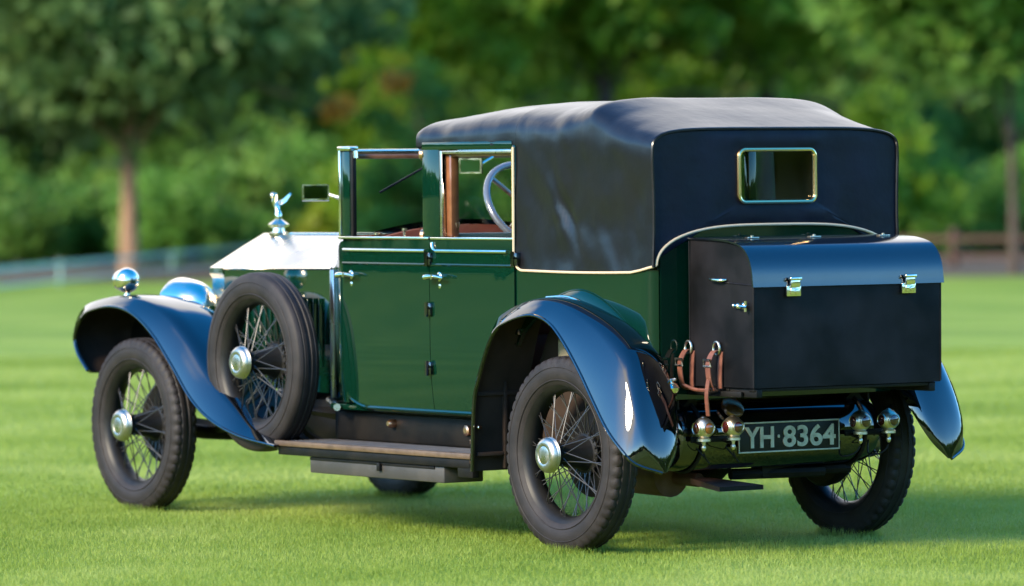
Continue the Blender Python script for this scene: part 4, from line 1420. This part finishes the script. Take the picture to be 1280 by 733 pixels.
# ---- fuel tank ----
m = MB()
prof = []
for k in range(17):
    a = -PI/2+PI*k/16
    prof.append(.0)
L_ = .50
pr = [(-L_, .02), (-L_+.004, .09), (-L_+.02, .125), (-L_+.05, .136)]+[(y, .136) for y in np.linspace(-L_+.08, L_-.08, 8)]+[(L_-.05, .136), (L_-.02, .125), (L_-.004, .09), (L_, .02)]
m.lathe(pr, (-.335, 0, .455), (0, 1, 0), 40)
tank = m.build('fuel_tank', M['black'], car)
m = MB()
for y in (-.40, .40):
    m.tube([(-.335+.141*math.cos(2*PI*k/40), y, .455+.141*math.sin(2*PI*k/40)) for k in range(40)], .007, 6, closed=True)
build_each(m, 'tank_strap', M['chassis'], tank)
m = MB(); m.tube(smooth_path([(-.37, .47, .54), (-.45, .54, .57), (-.50, .57, .60), (-.50, .57, .635)], 10), .026, 12)
m.build('filler_pipe', M['black'], tank)
m = MB()
m.lathe([(0, .030), (.008, .034), (.018, .036), (.024, .032), (.034, .026), (.040, .012), (.046, .010)], (-.50, .57, .632), (0, 0, 1), 24)
for k in range(4):
    a = PI/2*k+.4
    m.tube([(-.50, .57, .680), (-.50+.026*math.cos(a), .57+.026*math.sin(a), .684)], [.007, .006], 8)
m.build('filler_cap', M['nickel'], tank)
m = MB()
m.lathe([(0, .045), (.010, .048), (.020, .046), (.028, .03)], (-.44, .235, .555), (-.75, 0, .66), 20)
m.build('fuel_gauge', M['copper'], tank)

# ---- number plate ----
m = MB(); m.box((-.500, -.247, .386), (-.490, .247, .505), .003)
plate = m.build('number_plate', M['platefield'], car)
m = MB()
m.box((-.5035, -.247, .386), (-.5005, .247, .392), .001); m.box((-.5035, -.247, .499), (-.5005, .247, .505), .001)
m.box((-.5035, -.247, .3925), (-.5005, -.242, .4985), .001); m.box((-.5035, .242, .3925), (-.5005, .247, .4985), .001)
m.build('plate_border', M['platesilver'], plate)
def text_mesh(s, height, width, name, material, parent, org):
    cu_ = bpy.data.curves.new('t', 'FONT'); cu_.body = s; cu_.size = 1; cu_.offset = .022; cu_.extrude = .01
    to = bpy.data.objects.new('t', cu_); COL.objects.link(to)
    dg = bpy.context.evaluated_depsgraph_get()
    me = bpy.data.meshes.new_from_object(to.evaluated_get(dg))
    bpy.data.objects.remove(to); bpy.data.curves.remove(cu_)
    co = np.array([v.co for v in me.vertices]); mn, mx = co.min(0), co.max(0)
    for v in me.vertices:
        u = (v.co.x-(mn[0]+mx[0])/2)/(mx[0]-mn[0])*width
        w = (v.co.y-(mn[1]+mx[1])/2)/(mx[1]-mn[1])*height
        v.co = Vector((org[0]-v.co.z*.2, org[1]-u, org[2]+w))
    me.name = name; me.materials.clear(); me.materials.append(material)
    o = bpy.data.objects.new(name, me); COL.objects.link(o); o.parent = parent
    return o
text_mesh('YH', .082, .142, 'registration_letters', M['platesilver'], plate, (-.503, .148, .4455))
text_mesh('8364', .084, .258, 'registration_numbers', M['platesilver'], plate, (-.503, -.097, .4455))
m = MB(); m.box((-.5055, .048, .441), (-.5005, .058, .453), .002); m.build('registration_dot', M['platesilver'], plate)

# ---- luggage trunk and rack ----
m = MB()
for sg in (1, -1):
    a, b = sorted((sg*.405, sg*.435))
    m.box((-.865, a, .618), (-.25, b, .652), .004)
for x in (-.86, -.70, -.50):
    m.box((x, -.440, .640), (x+.035, .440, .6535), .003)
for y in (.38, .30): m.box((-.79, y+.06, .618), (-.58, y+.072, .640), .002)
m.build('luggage_rack', M['chassis'], car)
TP = [(-.462, .655), (-.875, .655), (-.878, 1.05), (-.868, 1.110), (-.845, 1.155), (-.805, 1.187), (-.74, 1.203), (-.66, 1.210), (-.478, 1.217)]
TPs = TP[:3]+[p[::2] if len(p) == 3 else p for p in smooth_path([(x, 0, z) for x, z in TP[2:]], 24)][1:]
TPs = [(p[0], p[-1]) for p in TPs]
m = MB()
m.prism([(x, -.452, z) for x, z in TPs], (0, .904, 0))
trunk = m.build('luggage_trunk', M['trunk'], car, angle=35)
m = MB()
lp = smooth_path([(x, 0, z) for x, z in TP[2:]], 24)
lp = [(-.880, 0, 1.038)]+lp
rows = []
cx, cz = -.66, 1.05
for (x, _, z) in lp:
    d = Vector((x-cx, 0, z-cz)); d.normalize()
    rows.append([(x+d.x*.009, y, z+d.z*.009) for y in np.linspace(-.463, .463, 12)])
m.shell(rows, lambda i, j, p: (p[0]-(Vector((p[0]-cx, 0, p[2]-cz)).normalized()).x*.0075, p[1], p[2]-(Vector((p[0]-cx, 0, p[2]-cz)).normalized()).z*.0075))
m.build('lid', M['lid'], trunk, angle=40)
m = MB()
for sg in (1, -1):
    # edge binding and the lid's lower side line
    y = sg*.4535
    m.tube([(x, y, z) for x, z in TPs[2:]], .004, 6)
    m.tube([(-.874, y, .66), (-.877, y, 1.04)], .004, 6)
    m.tube([(-.64, sg*.453, 1.056), (-.875, sg*.453, 1.044)], .003, 6)
    a, b = sorted((sg*.4525, sg*.4555))
m.tube([(-.4705, .453, .66), (-.4705, .453, 1.21)], .003, 6)
build_lr(m, 'edge_binding', M['trunk'], trunk)
for y in (.273, -.286):
    m = MB()
    m.box((-.893, y-.034, 1.000), (-.881, y+.034, 1.040), .003)
    m.box((-.898, y-.024, 1.006), (-.893, y+.018, 1.030), .003)
    m.lathe([(0, .010), (.005, .010), (.006, .006)], (-.898, y-.010, 1.018), (-1, 0, 0), 12)
    m.box((-.906, y-.022, 1.034), (-.893, y+.022, 1.066), .004)
    m.box((-.910, y-.028, 1.060), (-.890, y+.028, 1.074), .005)
    m.build('latch', M['nickel'], trunk)
m = MB()
m.tube(smooth_path([(-.61, .456, 1.072), (-.63, .470, 1.066), (-.69, .472, 1.062), (-.71, .456, 1.064)], 12), [.004, .005, .006, .007, .008, .008, .008, .008, .007, .006, .005, .004], 10)
m.build('handle', M['nickel'], trunk)
m = MB()
m.lathe([(0, .014), (.006, .014), (.010, .008), (.020, .008)], (-.815, .453, .965), (0, 1, 0), 14)
m.tube([(-.775, .468, .967), (-.855, .468, .963)], [.006, .007], 8)
m.ball((-.772, .468, .967), .008, 10); m.ball((-.800, .468, .966), .012, 10)
m.tube([(-.845, .468, .945), (-.845, .468, .985)], .006, 8)
m.build('side_catch', M['nickel'], trunk)
for y in (.30, 0.0, -.34):
    m = MB(); m.box((-.68, y-.026, 1.2185), (-.655, y+.026, 1.224), .002); m.lathe([(0, .007), (.006, .007), (.008, .003)], (-.667, y, 1.223), (0, 0, 1), 10)
    m.build('lid_stud', M['dullnickel'], trunk)
for xs_, tail in ((-.475, .0), (-.655, .09)):
    def strap(path, w):
        P = smooth_path(path, 22); rows = []
        for p in P:
            rows.append([(p[0]-w/2, p[1], p[2]), (p[0]+w/2, p[1], p[2])])
        return rows
    m = MB()
    pts1 = [(xs_, .458, .795), (xs_, .482, .790), (xs_, .505, .75), (xs_, .505, .70), (xs_+.004, .490, .655), (xs_+.004, .470, .640)]
    m.shell(strap(pts1, .030), lambda i, j, p: (p[0], p[1]-.004, p[2]-.001))
    pts2 = [(xs_-.014, .456, .790), (xs_-.016, .462, .74), (xs_-.016, .464, .69), (xs_-.014, .462, .650)]
    m.shell(strap(pts2, .028), lambda i, j, p: (p[0], p[1]-.004, p[2]))
    if tail:
        pts3 = [(xs_+.006, .500, .69), (xs_+.004, .512, .63), (xs_+.008, .506, .58), (xs_+.014, .498, .545)]
        m.shell(strap(pts3, .022), lambda i, j, p: (p[0], p[1]-.004, p[2]))
    else:
        pts3 = [(xs_, .49, .66), (xs_-.06, .486, .645), (xs_-.12, .484, .642), (xs_-.19, .480, .648)]
        m.tube(smooth_path(pts3, 12), .007, 6)
    st = m.build('strap', M['brown_leather'], trunk)
    m = MB()
    m.tube([(xs_+.020*math.cos(2*PI*k/20), .464, .803+.024*math.sin(2*PI*k/20)) for k in range(20)], .005, 8, closed=True)
    m.build('strap_ring', M['dullnickel'], st)
    m = MB()
    m.tube([(xs_-.022, .510, .735), (xs_+.022, .510, .735), (xs_+.022, .512, .760), (xs_-.022, .512, .760)], .004, 6, closed=True)
    m.build('buckle', M['dullnickel'], st)

# ---- exhaust fishtail ----
m = MB()
m.tube([(.6, .20, .30), (.1, .17, .27), (-.10, .14, .262)], .028, 12)
a = [(-.10, .185, .272), (-.10, .095, .272), (-.10, .095, .248), (-.10, .185, .248)]
b = [(-.36, .235, .250), (-.36, .02, .250), (-.36, .02, .232), (-.36, .235, .232)]
m.grid([a, b], close_v=True)
m.add(a, [(3, 2, 1, 0)]); 
b2 = [(-.357, p[1]*.985+.002, p[2]*.98+.0048) for p in b]
m.add(b2, [(0, 1, 2, 3)], 1)
m.lathe([(0, .05), (.01, .085), (.45, .085), (.46, .05)], (.02, .18, .275), (1, 0, 0.02), 20)
m.build('exhaust', [M['rust'], M['chassis']], car)
